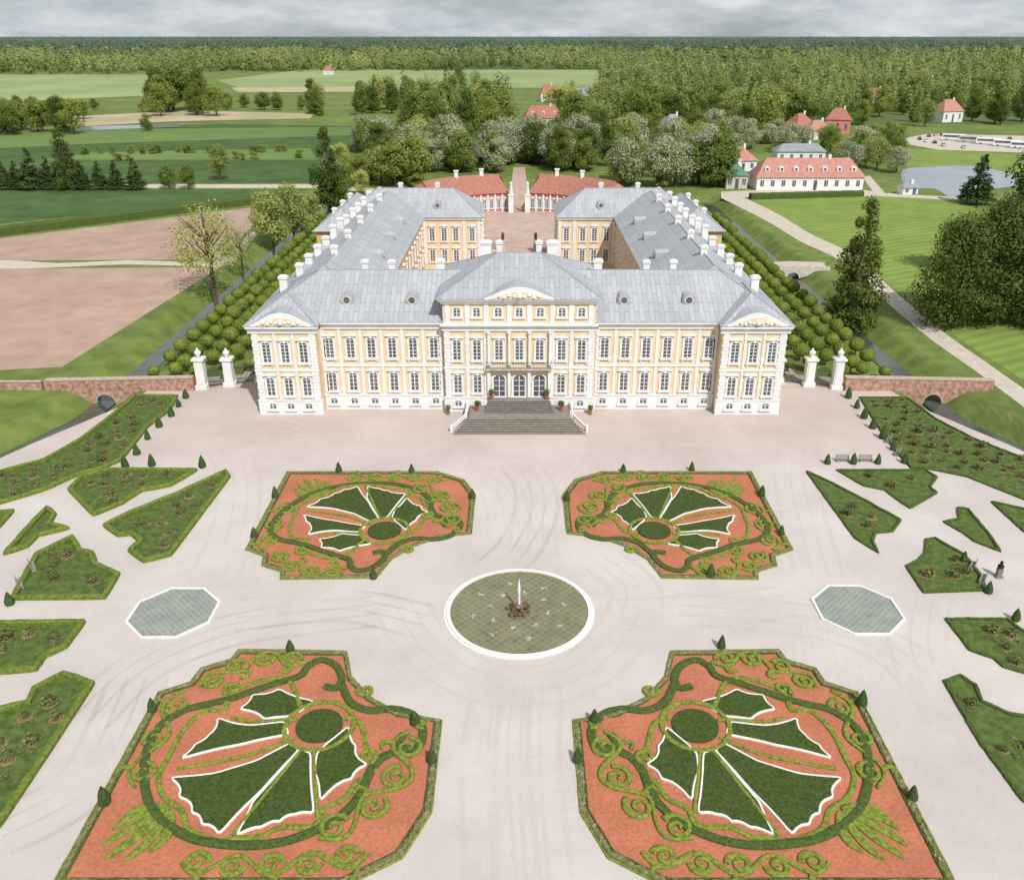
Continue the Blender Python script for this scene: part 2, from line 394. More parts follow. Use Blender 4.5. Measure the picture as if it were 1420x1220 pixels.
st('park_path', GP([(1000, 266), (1050, 264), (1200, 264), (1225, 268), (1330, 274), (1330, 278), (1210, 272), (1040, 274), (1000, 275)]), .04, M['path'])
st('park_path', GP([(1195, 245), (1206, 244), (1222, 262), (1228, 269), (1212, 268)]), .045, M['path'])
st('village_road', GP([(714, 176), (718, 176), (725, 208), (717, 208)]), .06, M['path'])
st('village_road', GP([(1148, 110), (1156, 110), (1152, 150), (1138, 150)]), .3, M['path'])
st('car_park', GP([(1235, 196), (1285, 186), (1480, 190), (1480, 214), (1300, 208)]), .05, M['path'])
st('pond', smooth(GP([(1252, 236), (1300, 231), (1350, 231), (1400, 240), (1430, 252), (1380, 262), (1345, 264), (1320, 274), (1295, 262), (1258, 260)]), 4, True), .05, M['pond'])
st('forest_floor', GP([(-600, 100), (-600, 51.5), (2000, 51.5), (2000, 128), (1100, 118), (860, 108), (840, 96), (400, 94)]), .5, M['forestfloor'])
st('forest_floor', GP([(842, 110), (1100, 119.5), (1460, 130), (1460, 172), (1180, 172), (1000, 178), (850, 168)]), .12, M['forestfloor'])
meadows = [((470, 84), (700, 82.5), (720, 85.5), (480, 87)), ((60, 80), (260, 79), (240, 82), (70, 83)), ((880, 90), (1050, 88), (1060, 91), (890, 93)), ((300, 72), (460, 71), (470, 73), (310, 74)), ((1180, 104), (1330, 102), (1345, 107), (1190, 110)), ((1000, 128), (1080, 126), (1085, 131), (1005, 133))]
for md in meadows: st('far_meadow', GP(list(md)), .6, M['field2'])
for sx in (-1, 1):
    pl = [(sx*moat_c(y), y) for y in list(range(104, 128, 3))+[150, 322]]
    w = 1.9
    st('moat_water', [(x-w, y) for x, y in pl]+[(x+w, y) for x, y in pl[::-1]], -2.2, M['water'])
tk = [[(720, 640), (742, 672), (745, 712), (722, 760), (690, 790)], [(1085, 560), (1000, 612), (880, 628), (790, 650), (748, 700), (742, 770)], [(380, 590), (500, 620), (610, 640), (690, 672), (712, 740)],
      [(560, 840), (600, 900), (680, 945), (780, 940), (850, 890), (880, 820), (830, 775)], [(330, 850), (480, 838), (590, 860)], [(860, 850), (980, 845), (1100, 830)], [(700, 950), (690, 1050), (700, 1220)], [(740, 950), (735, 1060), (745, 1220)],
      [(110, 1000), (200, 920), (330, 870), (520, 845)], [(1330, 1000), (1240, 905), (1120, 862), (940, 845)], [(300, 600), (330, 650), (330, 720), (300, 800)], [(1110, 600), (1105, 660), (1120, 730), (1140, 800)], [(0, 1150), (120, 1080), (190, 940)], [(1290, 800), (1275, 880), (1290, 940)]]
for i, t_ in enumerate(tk):
    q = MB(); base = smooth(GP(t_), 8)
    for off, ww in ((-.8, .3), (.8, .3), (2.4, .5), (-2.8, .5)):
        pts = []
        for j in range(len(base)):
            a, b = base[max(j-1, 0)], base[min(j+1, len(base)-1)]; d = math.dist(a, b) or 1
            pts.append((base[j][0]-(b[1]-a[1])/d*off, base[j][1]+(b[0]-a[0])/d*off))
        q.strip(pts, ww, .017+.0005*i+.0001*off)
    tag(q.build('gravel_track', M['trackl'] if i % 4 else M['trackd']), kind='structure')
# ---------------------------------------------------------------- palace (built around its own front line, then set back as one thing)
pal = thing('palace', 'long cream baroque palace with grey metal roofs and two rear wings', 'palace', (0, 94, 0))
def W(mb, name, m, parent=None, **k): return mb.build(name, m, parent or pal, **k)
def window_meshes(w, h, arch=False, hood=True, bars=4, ah=.3):
    s = MB(); t = .22
    s.box(-w/2-t, -w/2, -.14, 0, -.1, h); s.box(w/2, w/2+t, -.14, 0, -.1, h); s.box(-w/2-t-.14, w/2+t+.14, -.3, 0, -.34, -.1)
    if hood:
        s.box(-w/2-t, -w/2-t+.2, -.2, 0, -.62, -.342); s.box(w/2+t-.2, w/2+t, -.2, 0, -.62, -.342)
    if arch:
        k = 8; o = []; i_ = []
        for j in range(k+1):
            a = PI*j/k; o.append((math.cos(a)*(w/2+t), h+math.sin(a)*(w*ah+t))); i_.append((math.cos(a)*w/2, h+math.sin(a)*w*ah))
        for j in range(k): s.xz([o[j], i_[j], i_[j+1], o[j+1]], -.14, 0)
    else:
        s.box(-w/2-t, w/2+t, -.14, 0, h, h+t)
    if hood:
        hh = h+t+(w*ah if arch else 0)
        s.xz([(-w/2-t-.15, hh+.08), (w/2+t+.15, hh+.08), (w/2+t+.15, hh+.2), (w*.3, hh+.4), (0, hh+.52), (-w*.3, hh+.4), (-w/2-t-.15, hh+.2)], -.34, 0)
        s.xz([(-.16, hh-.3), (.16, hh-.3), (.22, hh+.079), (-.22, hh+.079)], -.26, 0)
    b = MB(); q = .09
    b.box(-w/2, -w/2+q, -.07, -.01, 0, h); b.box(w/2-q, w/2, -.07, -.01, 0, h); b.box(-.06, .06, -.08, -.01, 0, h+(w*ah*.8 if arch else 0))
    for j in range(bars+1):
        z = h*j/bars; b.box(-w/2+q, -.06, -.06, -.01, max(0, z-.035), z+.035); b.box(.06, w/2-q, -.06, -.01, max(0, z-.035), z+.035)
    p = MB(); poly = [(-w/2, 0), (w/2, 0), (w/2, h)]
    if arch: poly += [(math.cos(PI*j/8)*w/2, h+math.sin(PI*j/8)*w*ah) for j in range(1, 8)]
    poly += [(-w/2, h)]
    p.xz(poly, -.03, .05)
    out = []
    for mb, nm in ((s, 'surround'), (b, 'sash'), (p, 'pane')):
        me = bpy.data.meshes.new(nm); me.from_pydata(mb.v, [], mb.f); me.update()
        me.materials.append(M['glass'] if nm == 'pane' else M['white']); out.append(me)
    return out
WM = {'tall': window_meshes(1.25, 2.75, True, True, 5), 'low': window_meshes(1.25, 2.5, True, True, 4), 'base': window_meshes(1.1, .55, True, False, 1),
      'attic': window_meshes(1.1, .95, True, False, 2), 'door': window_meshes(1.85, 2.6, True, False, 3, .5)}
def place_win(kind, x, y, z, rz=0, name='window', root=None, sc=1):
    root = root or pal
    a, b, c = WM[kind]
    o = link(name, a, root, Vector((x, y, z))-root.location); o.rotation_euler.z = rz; o.scale = (sc,)*3
    link('sash', b, o); link('pane', c, o); return o
ZL, ZU, ZE = 3.15, 8.45, 14.0
YF, YB = 178.6, 195.4
W(MB().box(-30.1, 30.1, 94, 113, 0, ZE), 'main_wall', M['cream'])
W(MB().box(-11.3, 11.3, 93, 104, 0, 17.7), 'centre_wall', M['cream'])
for sx in (-1, 1):
    def bx(mb, x0, x1, *r):
        a, b = sorted((sx*x0, sx*x1)); return mb.box(a, b, *r)
    W(bx(MB(), 30.1, 39.6, 91.8, 113.2, 0, ZE+.1), 'pavilion_wall', M['cream'])
    W(bx(MB(), 23, 40.4, 113.2, YF+.4, 0, 13.5), 'wing_wall', M['cream_sh'])
    W(bx(MB(), 38, 45, 163, YB-.4, 0, 13.4), 'bay_wall', M['cream_sh'])
    W(bx(MB(), 9.2, 40.2, YF, YB, 0, 13.6), 'end_block_wall', M['cream'])
pl = MB()
for x0, x1, y in ((-30, -11.5, 94), (11.5, 30, 94), (-11.45, 11.45, 93), (-39.75, -29.95, 91.8), (29.95, 39.75, 91.8)):
    pl.box(x0, x1, y-.18, y-.0, 0, 2.25); pl.box(x0-.05, x1+.05, y-.28, y, 2.25, 2.45)
for sx in (-1, 1):
    a, b = sorted((sx*39.6, sx*39.78)); pl.box(a, b, 91.8, 111, 0, 2.3)
W(pl, 'plinth', M['white'])
c = MB()
for x0, x1, y in ((-30, -11.5, 94), (11.5, 30, 94), (-11.4, 11.4, 93), (-39.7, -30, 91.8), (30, 39.7, 91.8)):
    c.box(x0, x1, y-.16, y, 7.0, 7.35)
W(c, 'string_course', M['white'])
c = MB()
for x0, x1, y in ((-29.7, -11.8, 94), (11.8, 29.7, 94), (-11.5, 11.5, 93), (-40, -29.7, 91.8), (29.7, 40, 91.8)):
    c.box(x0, x1, y-.25, y, 13.0, 13.65); c.box(x0-.1, x1+.1, y-.5, y, 13.65, 13.85); c.box(x0-.2, x1+.2, y-.75, y, 13.85, 14.12)
c.box(-11.6, 11.6, 92.6, 93, 17.2, 17.6); c.box(-11.9, 11.9, 92.3, 104, 17.6, 17.9)
for sx in (-1, 1):
    a, b = sorted((sx*39.6, sx*40.1)); c.box(a, b, 91.9, 111, 13.5, 14.05)
    a, b = sorted((sx*8.9, sx*40.3)); c.box(a, b, YF-.4, YF, 13.1, 13.6)
    a, b = sorted((sx*9.2, sx*8.8)); c.box(a, b, YF, YB, 13.1, 13.6)
    a, b = sorted((sx*22.7, sx*23)); c.box(a, b, 114, YF-.5, 13.0, 13.5)
W(c, 'cornice', M['white'])
def quoin(x, y, w=.9, z1=13.0):
    q = MB(); z = 2.46; k = 0
    while z < z1-.1:
        e = w if k % 2 else w*.8; q.box(x-e/2, x+e/2, y-.14, y, z, min(z+.52, z1)); z += .56; k += 1
    q.box(x-w*.36, x+w*.36, y-.08, y, 2.46, z1)
    W(q, 'pilaster', M['white'])
for x in (-39.05, -30.65, 30.65, 39.05): quoin(x, 91.8, 1.1)
for x in (-36.25, -33.5, 33.5, 36.25): quoin(x, 91.8, .4)
for x in (-10.75, 10.75): quoin(x, 93, 1.0)
for x in (-5.0, 5.0, -7.8, 7.8): quoin(x, 93, .6)
for x in (-29.6, 29.6, -11.85, 11.85): quoin(x, 94, .6)
for sx in (-1, 1):
    for x in (22.6, 13.2, 9.65): quoin(sx*x, YF, .8, 13.0)
    for k in range(5):
        x = sx*(13.0+3.15*k+1.5); q = MB().box(x-.2, x+.2, 93.91, 94, 2.46, 6.99).box(x-.2, x+.2, 93.91, 94, 7.36, 12.99); W(q, 'pilaster', M['white'])
for x in (-10.6, -7.7, -4.9, -1.5, 1.5, 4.9, 7.7, 10.6):
    W(MB().box(x-.35, x+.35, 92.86, 93, 14.13, 17.19), 'pilaster', M['white'])
for x in (-4.6, -1.52, 1.52, 4.6):
    W(MB().lathe([(.3, 0), (.3, .3), (.22, .4), (.19, 4.9), (.32, 5.1), (.32, 5.3)], x, 92.65, 12, 7.6), 'column', M['white'], smooth=False)
    W(MB().box(x-.24, x+.24, 92.45, 92.98, 2.5, 6.99), 'pier', M['white'])
mainx = [12.9+3.15*k for k in range(6)]
for sx in (-1, 1):
    for x in mainx:
        place_win('tall', sx*x, 94, ZU); place_win('low', sx*x, 94, ZL); place_win('base', sx*x, 93.82, 1.0, name='basement_window')
    for d in (-2.75, 0, 2.75):
        x = sx*34.85+d
        place_win('tall', x, 91.8, ZU); place_win('low', x, 91.8, ZL); place_win('base', x, 91.62, 1.0, name='basement_window')
    for x in (6.35, 9.35):
        place_win('tall', sx*x, 93, ZU); place_win('low', sx*x, 93, ZL); place_win('base', sx*x, 92.82, 1.0, name='basement_window')
    for x in (11.3, 15.2, 18.0, 20.9):
        place_win('tall', sx*x, YF, ZU-.4, name='courtyard_window'); place_win('low', sx*x, YF, ZL, name='courtyard_window')
    for y in range(130, 178, 5):
        place_win('tall', sx*23, y, ZU-.4, sx*-PI/2, name='courtyard_window'); place_win('low', sx*23, y, ZL, sx*-PI/2, name='courtyard_window')
    for y in (182, 187, 192):
        place_win('tall', sx*9.2, y, ZU-.4, sx*-PI/2, name='courtyard_window'); place_win('low', sx*9.2, y, ZL, sx*-PI/2, name='courtyard_window')
for x in (-3.05, 0, 3.05):
    place_win('tall', x, 93, ZU); place_win('door', x, 93, 2.5, name='door')
for x in (-9.2, -6.3, -3.1, 0, 3.1, 6.3, 9.2): place_win('attic', x, 93, 15.2, name='attic_window')
W(MB().box(-5.0, 5.0, 91.9, 92.98, 7.1, 7.28), 'balcony', M['stonew'])
r = MB(); r.box(-4.95, 4.95, 91.95, 92.0, 8.2, 8.26); r.box(-4.95, 4.95, 91.95, 92.0, 7.4, 7.44)
for k in range(42): x = -4.93+9.86*k/41; r.box(x-.02, x+.02, 91.96, 91.99, 7.28, 8.2)
for sx in (-4.95, 4.9): r.box(sx, sx+.05, 92.0, 92.9, 8.2, 8.26)
W(r, 'balcony_railing', M['dark'])
def hip(x0, x1, y0, y1, z0, z1, ax, i0, i1, name='roof', m=None, root=None):
    if ax == 'x': ym = (y0+y1)/2; r = [(x0+i0, ym, z1), (x1-i1, ym, z1)]; fs = [(0, 1, 5, 4), (1, 2, 5), (2, 3, 4, 5), (3, 0, 4), (3, 2, 1, 0)]
    else: xm = (x0+x1)/2; r = [(xm, y0+i0, z1), (xm, y1-i1, z1)]; fs = [(0, 1, 4), (1, 2, 5, 4), (2, 3, 5), (3, 0, 4, 5), (3, 2, 1, 0)]
    mb = MB(); mb.add([(x0, y0, z0), (x1, y0, z0), (x1, y1, z0), (x0, y1, z0)]+r, fs)
    V = mb.v; e = [(0, 4), (1, 5), (2, 5), (3, 4), (4, 5)] if ax == 'x' else [(0, 4), (1, 4), (2, 5), (3, 5), (4, 5)]
    o = mb.build(name, m or M['roof'], root or pal)
    q = MB()
    for a, b in e: q.tube([V[a], V[b]], .09, .09, 5)
    rr = q.build('ridge_roll', M['greyroof'], o); rr.location = (0, 0, 0)
    return o
hip(-40.4, 40.4, 93.2, 113.4, 14.15, 19.6, 'x', 9.3, 9.3, 'main_roof')
hip(-12.3, 12.3, 92.1, 113.5, 17.92, 22.4, 'x', 9.0, 9.0, 'centre_roof')
for sx in (-1, 1):
    def h2(x0, x1, *a, **k): 
        p, q = sorted((sx*x0, sx*x1)); return hip(p, q, *a, **k)
    h2(29.5, 40.5, 91.0, 106, 14.18, 17.7, 'y', 6.0, 3, name='pavilion_roof')
    h2(22.4, 41.0, 105, YF+9, 13.75, 18.9, 'y', 4, 4, name='wing_roof')
    h2(34.5, 45.8, 162.2, YB+.4, 13.55, 17.6, 'y', 6, 6, name='bay_roof')
    h2(8.6, 42, YF-.7, YB+.7, 13.65, 19.1, 'x', 7.5, 7.5, name='end_block_roof')
def arc(cx, z0, w, h, n=12): return [(cx+w/2*math.cos(PI*j/n), z0+h*math.sin(PI*j/n)) for j in range(n+1)]
def seg(cx, z0, w, h, n=12):
    out = []
    for j in range(n+1):
        t = 1-2*j/n; k = math.cos(t*PI/2)**1.25; out.append((cx+w/2*t, z0+h*k))
    return out
def pediment(cx, y, z0, w, h, d):
    W(MB().xz([(cx-w/2-.25, z0-.02)]+[(cx+w/2+.25, z0-.02)]+seg(cx, z0+.18, w+.5, h+.3), y-.5, y-.2), 'pediment', M['white'])
    W(MB().xz(seg(cx, z0+.1, w-1.0, h-.3), y-.56, y-.503), 'tympanum', M['cream'])
    q = MB()
    for k in range(9):
        x = cx+(k-4)*w*.075; q.lathe([(.05, 0), (.26, .12), (.2, .34), (.03, .5)], x, y-.62, 7, z0+.28+(.28 if k % 2 == 0 else .1)-abs(k-4)*.05, .3)
    q.lathe([(.1, 0), (.42, .2), (.36, .6), (.05, .85)], cx, y-.66, 9, z0+.25, .1)
    W(q, 'relief', M['white'])
    W(MB().xz([(cx-w/2-.4, z0-.01)]+[(cx+w/2+.4, z0-.01)]+seg(cx, z0+.22, w+.8, h+.4), y-.198, y+d), 'pediment_roof', M['roof'])
pediment(0, 92.6, 17.93, 9.6, 1.35, 5)
pediment(-34.85, 91.6, 14.2, 8.4, 1.5, 4.5); pediment(34.85, 91.6, 14.2, 8.4, 1.5, 4.5)
def chimney(x, y, z0, z1, w=1.1, d=1.1, par=None):
    q = MB().box(x-w/2, x+w/2, y-d/2, y+d/2, z0, z1-.4); q.box(x-w/2-.12, x+w/2+.12, y-d/2-.12, y+d/2+.12, z1-.6, z1-.42)
    q.box(x-w/2-.15, x+w/2+.15, y-d/2-.15, y+d/2+.15, z1-.38, z1-.2); q.box(x-w/2+.12, x+w/2-.12, y-d/2+.12, y+d/2-.12, z1-.2, z1)
    W(q, 'chimney', M['white'])
for sx in (-1, 1):
    chimney(sx*5.3, 107.5, 18, 23.3, 1.7, 1.1); chimney(sx*3.2, 109.5, 17, 22.9, .9, .9); chimney(sx*12.6, 107, 17, 20.5, 1.3, .9); chimney(sx*20.5, 108, 16.5, 20.1, 1, .8)
    chimney(sx*25, 109, 16, 19.9, 1, .8)
    for y in (104, 115, 122, 129.5, 137, 144.5, 152, 159, 167, 174, 182, 190): chimney(sx*37.2, y, 15, 17.9 if int(y) % 4 else 18.6, 1.2, .9)
    for y in (118, 131, 145, 158, 171): chimney(sx*31.7, y, 18, 20.3, 1.1, .8)
    for y in (168, 178, 188): chimney(sx*41.5, y, 15, 17.8, 1, .8)
    chimney(sx*20, 188, 17, 20.3, 1, .8); chimney(sx*29, 188, 17, 20.3, 1, .8); chimney(sx*35, 193, 14, 18.4, 1, .8)
def mk(mb, m):
    me = bpy.data.meshes.new('dormer'); me.from_pydata(mb.v, [], mb.f); me.update(); me.materials.append(m); return me
def dormer(x, y, z, rz=0):
    o = link('dormer', dm[0], pal, Vector((x, y, z))-pal.location); o.rotation_euler.z = rz
    link('dormer_window', dm[1], o); link('dormer_frame', dm[2], o)
body = MB().xz([(-.95, -.4), (.95, -.4)]+arc(0, .9, 1.9, .8, 8), 0, 2.6)
circ = [(.48*math.cos(2*PI*j/14), .8+.5*math.sin(2*PI*j/14)) for j in range(14)]
ring = MB()
for j in range(14):
    a, b = 2*PI*j/14, 2*PI*(j+1)/14
    ring.xz([(r*math.cos(t), .8+r*math.sin(t)) for r, t in ((.74, a), (.5, a), (.5, b), (.74, b))], -.14, 0)
dm = [mk(body, M['roof']), mk(MB().xz(circ, -.05, .02), M['glass']), mk(ring, M['stonew'])]
for x in (-26, -16.2, 15.8, 25.6): dormer(x, 96.6, 15.8)
for sx in (-1, 1):
    dormer(sx*19.5, YF+2, 15.2)
    for y in (119, 134, 150): dormer(sx*38.6, y, 14.9, sx*PI/2)
    for y in (130, 146, 162): dormer(sx*25.2, y, 15.2, sx*-PI/2)
def stair(y0, y1, z0, z1, w0, w1, n, name):
    for k in range(n):
        t = k/n; w = w0+(w1-w0)*t; ya = y0+(y1-y0)*t
        W(MB().box(-w, w, ya, ya+(y1-y0)/n*1.0, 0, z0+(z1-z0)*(k+1)/n-.06), name, M['stoned'])
        W(MB().box(-w-.03, w+.03, ya-.05, ya+(y1-y0)/n-.055, z0+(z1-z0)*(k+1)/n-.058, z0+(z1-z0)*(k+1)/n), 'tread', M['stone'])
stair(84.3, 87.9, 0, 1.1, 9.6, 7.6, 7, 'lower_step')
W(MB().box(-7.55, 7.55, 87.91, 92.8, 0, 1.1), 'landing', M['stone'])
stair(89.7, 91.5, 1.1, 2.4, 5.3, 4.6, 6, 'upper_step')
W(MB().box(-4.55, 4.55, 91.51, 92.8, 1.11, 2.39), 'door_landing', M['stone'])
def balustrade(p, q, z0, z1):
    b = MB(); L_ = math.dist(p, q); n = int(L_/.35); dx, dy = (q[0]-p[0])/L_, (q[1]-p[1])/L_
    pts = [(p[0]+dx*L_*t, p[1]+dy*L_*t) for t in (0, 1)]
    for k in range(1, n):
        t = k/n; b.lathe([(.05, 0), (.07, .16), (.04, .3), (.05, .4)], p[0]+dx*L_*t, p[1]+dy*L_*t, 6, z0+(z1-z0)*t+.1)
    for zz, w in ((0, .09), (.48, .1)):
        vs = []
        for (x, y), z in zip(pts, (z0, z1)):
            for s1 in (-1, 1):
                for h_ in (0, .09): vs.append((x-dy*w*s1, y+dx*w*s1, z+zz+h_))
        b.add(vs, [(0, 1, 3, 2), (4, 6, 7, 5), (0, 4, 5, 1), (2, 3, 7, 6), (1, 5, 7, 3), (0, 2, 6, 4)])
    W(b, 'balustrade', M['white'])
    for (x, y), z in zip(pts, (z0, z1)):
        W(MB().box(x-.17, x+.17, y-.17, y+.17, 0, z+.7).lathe([(.08, 0), (.16, .14), (.1, .28), (.02, .36)], x, y, 10, z+.7), 'newel_post', M['white'])
for sx in (-1, 1):
    balustrade((sx*9.95, 85.2), (sx*7.95, 88.2), .2, 1.1); balustrade((sx*7.95, 88.9), (sx*7.95, 92.2), 1.1, 1.1)
# potted shrubs
rose_c, rose_n = blob_leaves([(0, 0, .45, .6, .42)], 150, .3)
rose_me = quads('foliage', rose_c, rose_n, np.full(150, .26), L['rose'])
potb_c, potb_n = blob_leaves([(0, 0, 1.15, .45, .6)], 160, .5)
potb_me = quads('foliage', potb_c, potb_n, np.full(160, .24), L['tall'])
for x, y, z, lb in ((-6.4, 121.6, 1.11, 'left of the upper stair'), (6.4, 121.6, 1.11, 'right of the upper stair'), (-10.9, 122.6, .02, 'at the wall left of the stair'), (10.9, 122.6, .02, 'at the wall right of the stair'),
                    (-4.2, 123.1, 2.4, 'beside the left palace door'), (4.2, 123.1, 2.4, 'beside the right palace door')):
    t = thing('potted_shrub', 'dark leafy shrub in a clay tub '+lb, 'potted plant', (x, y, z), 'potted shrubs at the palace entrance')
    MB().lathe([(.24, 0), (.32, .5), (.36, .55), (.3, .55)], x, y, 10, z).build('tub', M['clay'], t); link('foliage', potb_me, t)
pal.location.y = 125.0
# ---------------------------------------------------------------- gate pillars, walls
YW = 133.0
def gate_pillar(x, y, h, label):
    t = thing('gate_pillar', label, 'gate pillar', (x, y, 0), 'white gate pillars beside the palace')
    q = MB().box(x-.95, x+.95, y-.95, y+.95, 0, .7).box(x-.7, x+.7, y-.7, y+.7, .7, h-1.9); q.box(x-.5, x+.5, y-.8, y+.8, .9, h-2.3); q.box(x-.95, x+.95, y-.95, y+.95, h-1.9, h-1.55)
    q.build('shaft', M['white'], t)
    MB().lathe([(.3, 0), (.2, .25), (.5, .7), (.55, 1.0), (.35, 1.2), (.15, 1.35), (.2, 1.5), (.02, 1.7)], x, y, 12, h-1.55).build('urn', M['white'], t, smooth=True)
for sx, sd in ((-1, 'left'), (1, 'right')):
    gate_pillar(sx*52.2, YW+.8, 6.8, f'tall white pillar with urn, outermost, {sd} of the palace')
    gate_pillar(sx*48.0, YW+2, 6.4, f'tall white pillar with urn, middle of three {sd} of the palace')
    gate_pillar(sx*43.4, YW+4, 5.6, f'white pillar with urn nearest the palace on its {sd} side')
    for (xa, ya, xb, yb, lb) in ((51.2, YW+1, 49.2, YW+1.8, 'outer'), (47.0, YW+2.4, 44.4, YW+3.6, 'inner')):
        t = thing('iron_gate', f'{lb} dark iron gate between white pillars {sd} of the palace', 'gate', (sx*(xa+xb)/2, (ya+yb)/2, 0))
        q = MB(); n = 14
        for k in range(n+1):
            x = sx*(xa+(xb-xa)*k/n); y = ya+(yb-ya)*k/n; q.box(x-.03, x+.03, y-.03, y+.03, .1, 3.0+.5*math.sin(PI*k/n))
        q.build('bars', M['dark'], t)
        q = MB(); q.tube([(sx*xa, ya, .4), (sx*xb, yb, .4)], .05, .05, 4); q.tube([(sx*xa, ya, 2.8), (sx*xb, yb, 2.8)], .05, .05, 4); q.build('rail', M['dark'], t)
    t = thing('garden_wall', f'old rubble brick wall bridging the moat {sd} of the palace', 'wall', (sx*66, YW, 0))
    x0, x1, xc, ra = 53.3, 77.5, 68.0, 1.5
    poly = [(x0, -.3), (xc-5.5, -.3), (xc-3.2, -2.7), (xc-ra, -2.7)]+[(xc-ra*math.cos(PI*j/8), -2.1+ra*math.sin(PI*j/8)) for j in range(9)]+[(xc+ra, -2.7), (xc+3.2, -2.7), (xc+5.5, -.3), (x1, -.3), (x1, 1.7), (x0, 2.2)]
    MB().xz([(sx*a, b) for a, b in poly], YW-.6, YW+.6).build('wall_body', M['rubble'], t)
    MB().xz([(sx*a, b) for a, b in ((x0, 2.203), (x1, 1.703), (x1, 1.82), (x0, 2.32))], YW-.68, YW+.68).build('coping', M['coping'], t)
    q = MB()
    for j in range(8):
        a, b = PI*j/8, PI*(j+1)/8
        q.xz([(sx*(xc-r*math.cos(tt)), -2.1+r*math.sin(tt)) for r, tt in ((ra, a), (ra+.3, a), (ra+.3, b), (ra, b))], YW-.66, YW-.603)
    q.build('arch_ring', M['coping'], t)
t = thing('low_wall', 'low pale wall running left from the moat wall', 'wall', (-92, YW, 0))
MB().box(-115, -78.2, YW-.3, YW+.3, 0, 1.4).build('wall_body', M['rubble'], t)
MB().box(-115, -78.2, YW-.4, YW+.4, 1.403, 1.52).build('coping', M['coping'], t)
fby = G(1100, 372)[1]
t = thing('footbridge', 'small pale arched footbridge over the right moat', 'bridge', (69, fby, 0))
MB().box(60.5, 77, fby-2, fby+2, -.2, .35).build('deck', M['path'], t)
for y in (fby-2.4, fby+2.05):
    MB().xz([(60.5, -.3), (64, -.3), (66, -1.2)]+[(68-1.6*math.cos(PI*j/6), -2+1.5*math.sin(PI*j/6)) for j in range(7)]+[(72, -1.2), (77, -.3), (77, .9), (68.5, 1.2), (60.5, .9)], y, y+.35).build('parapet', M['stonew'], t)
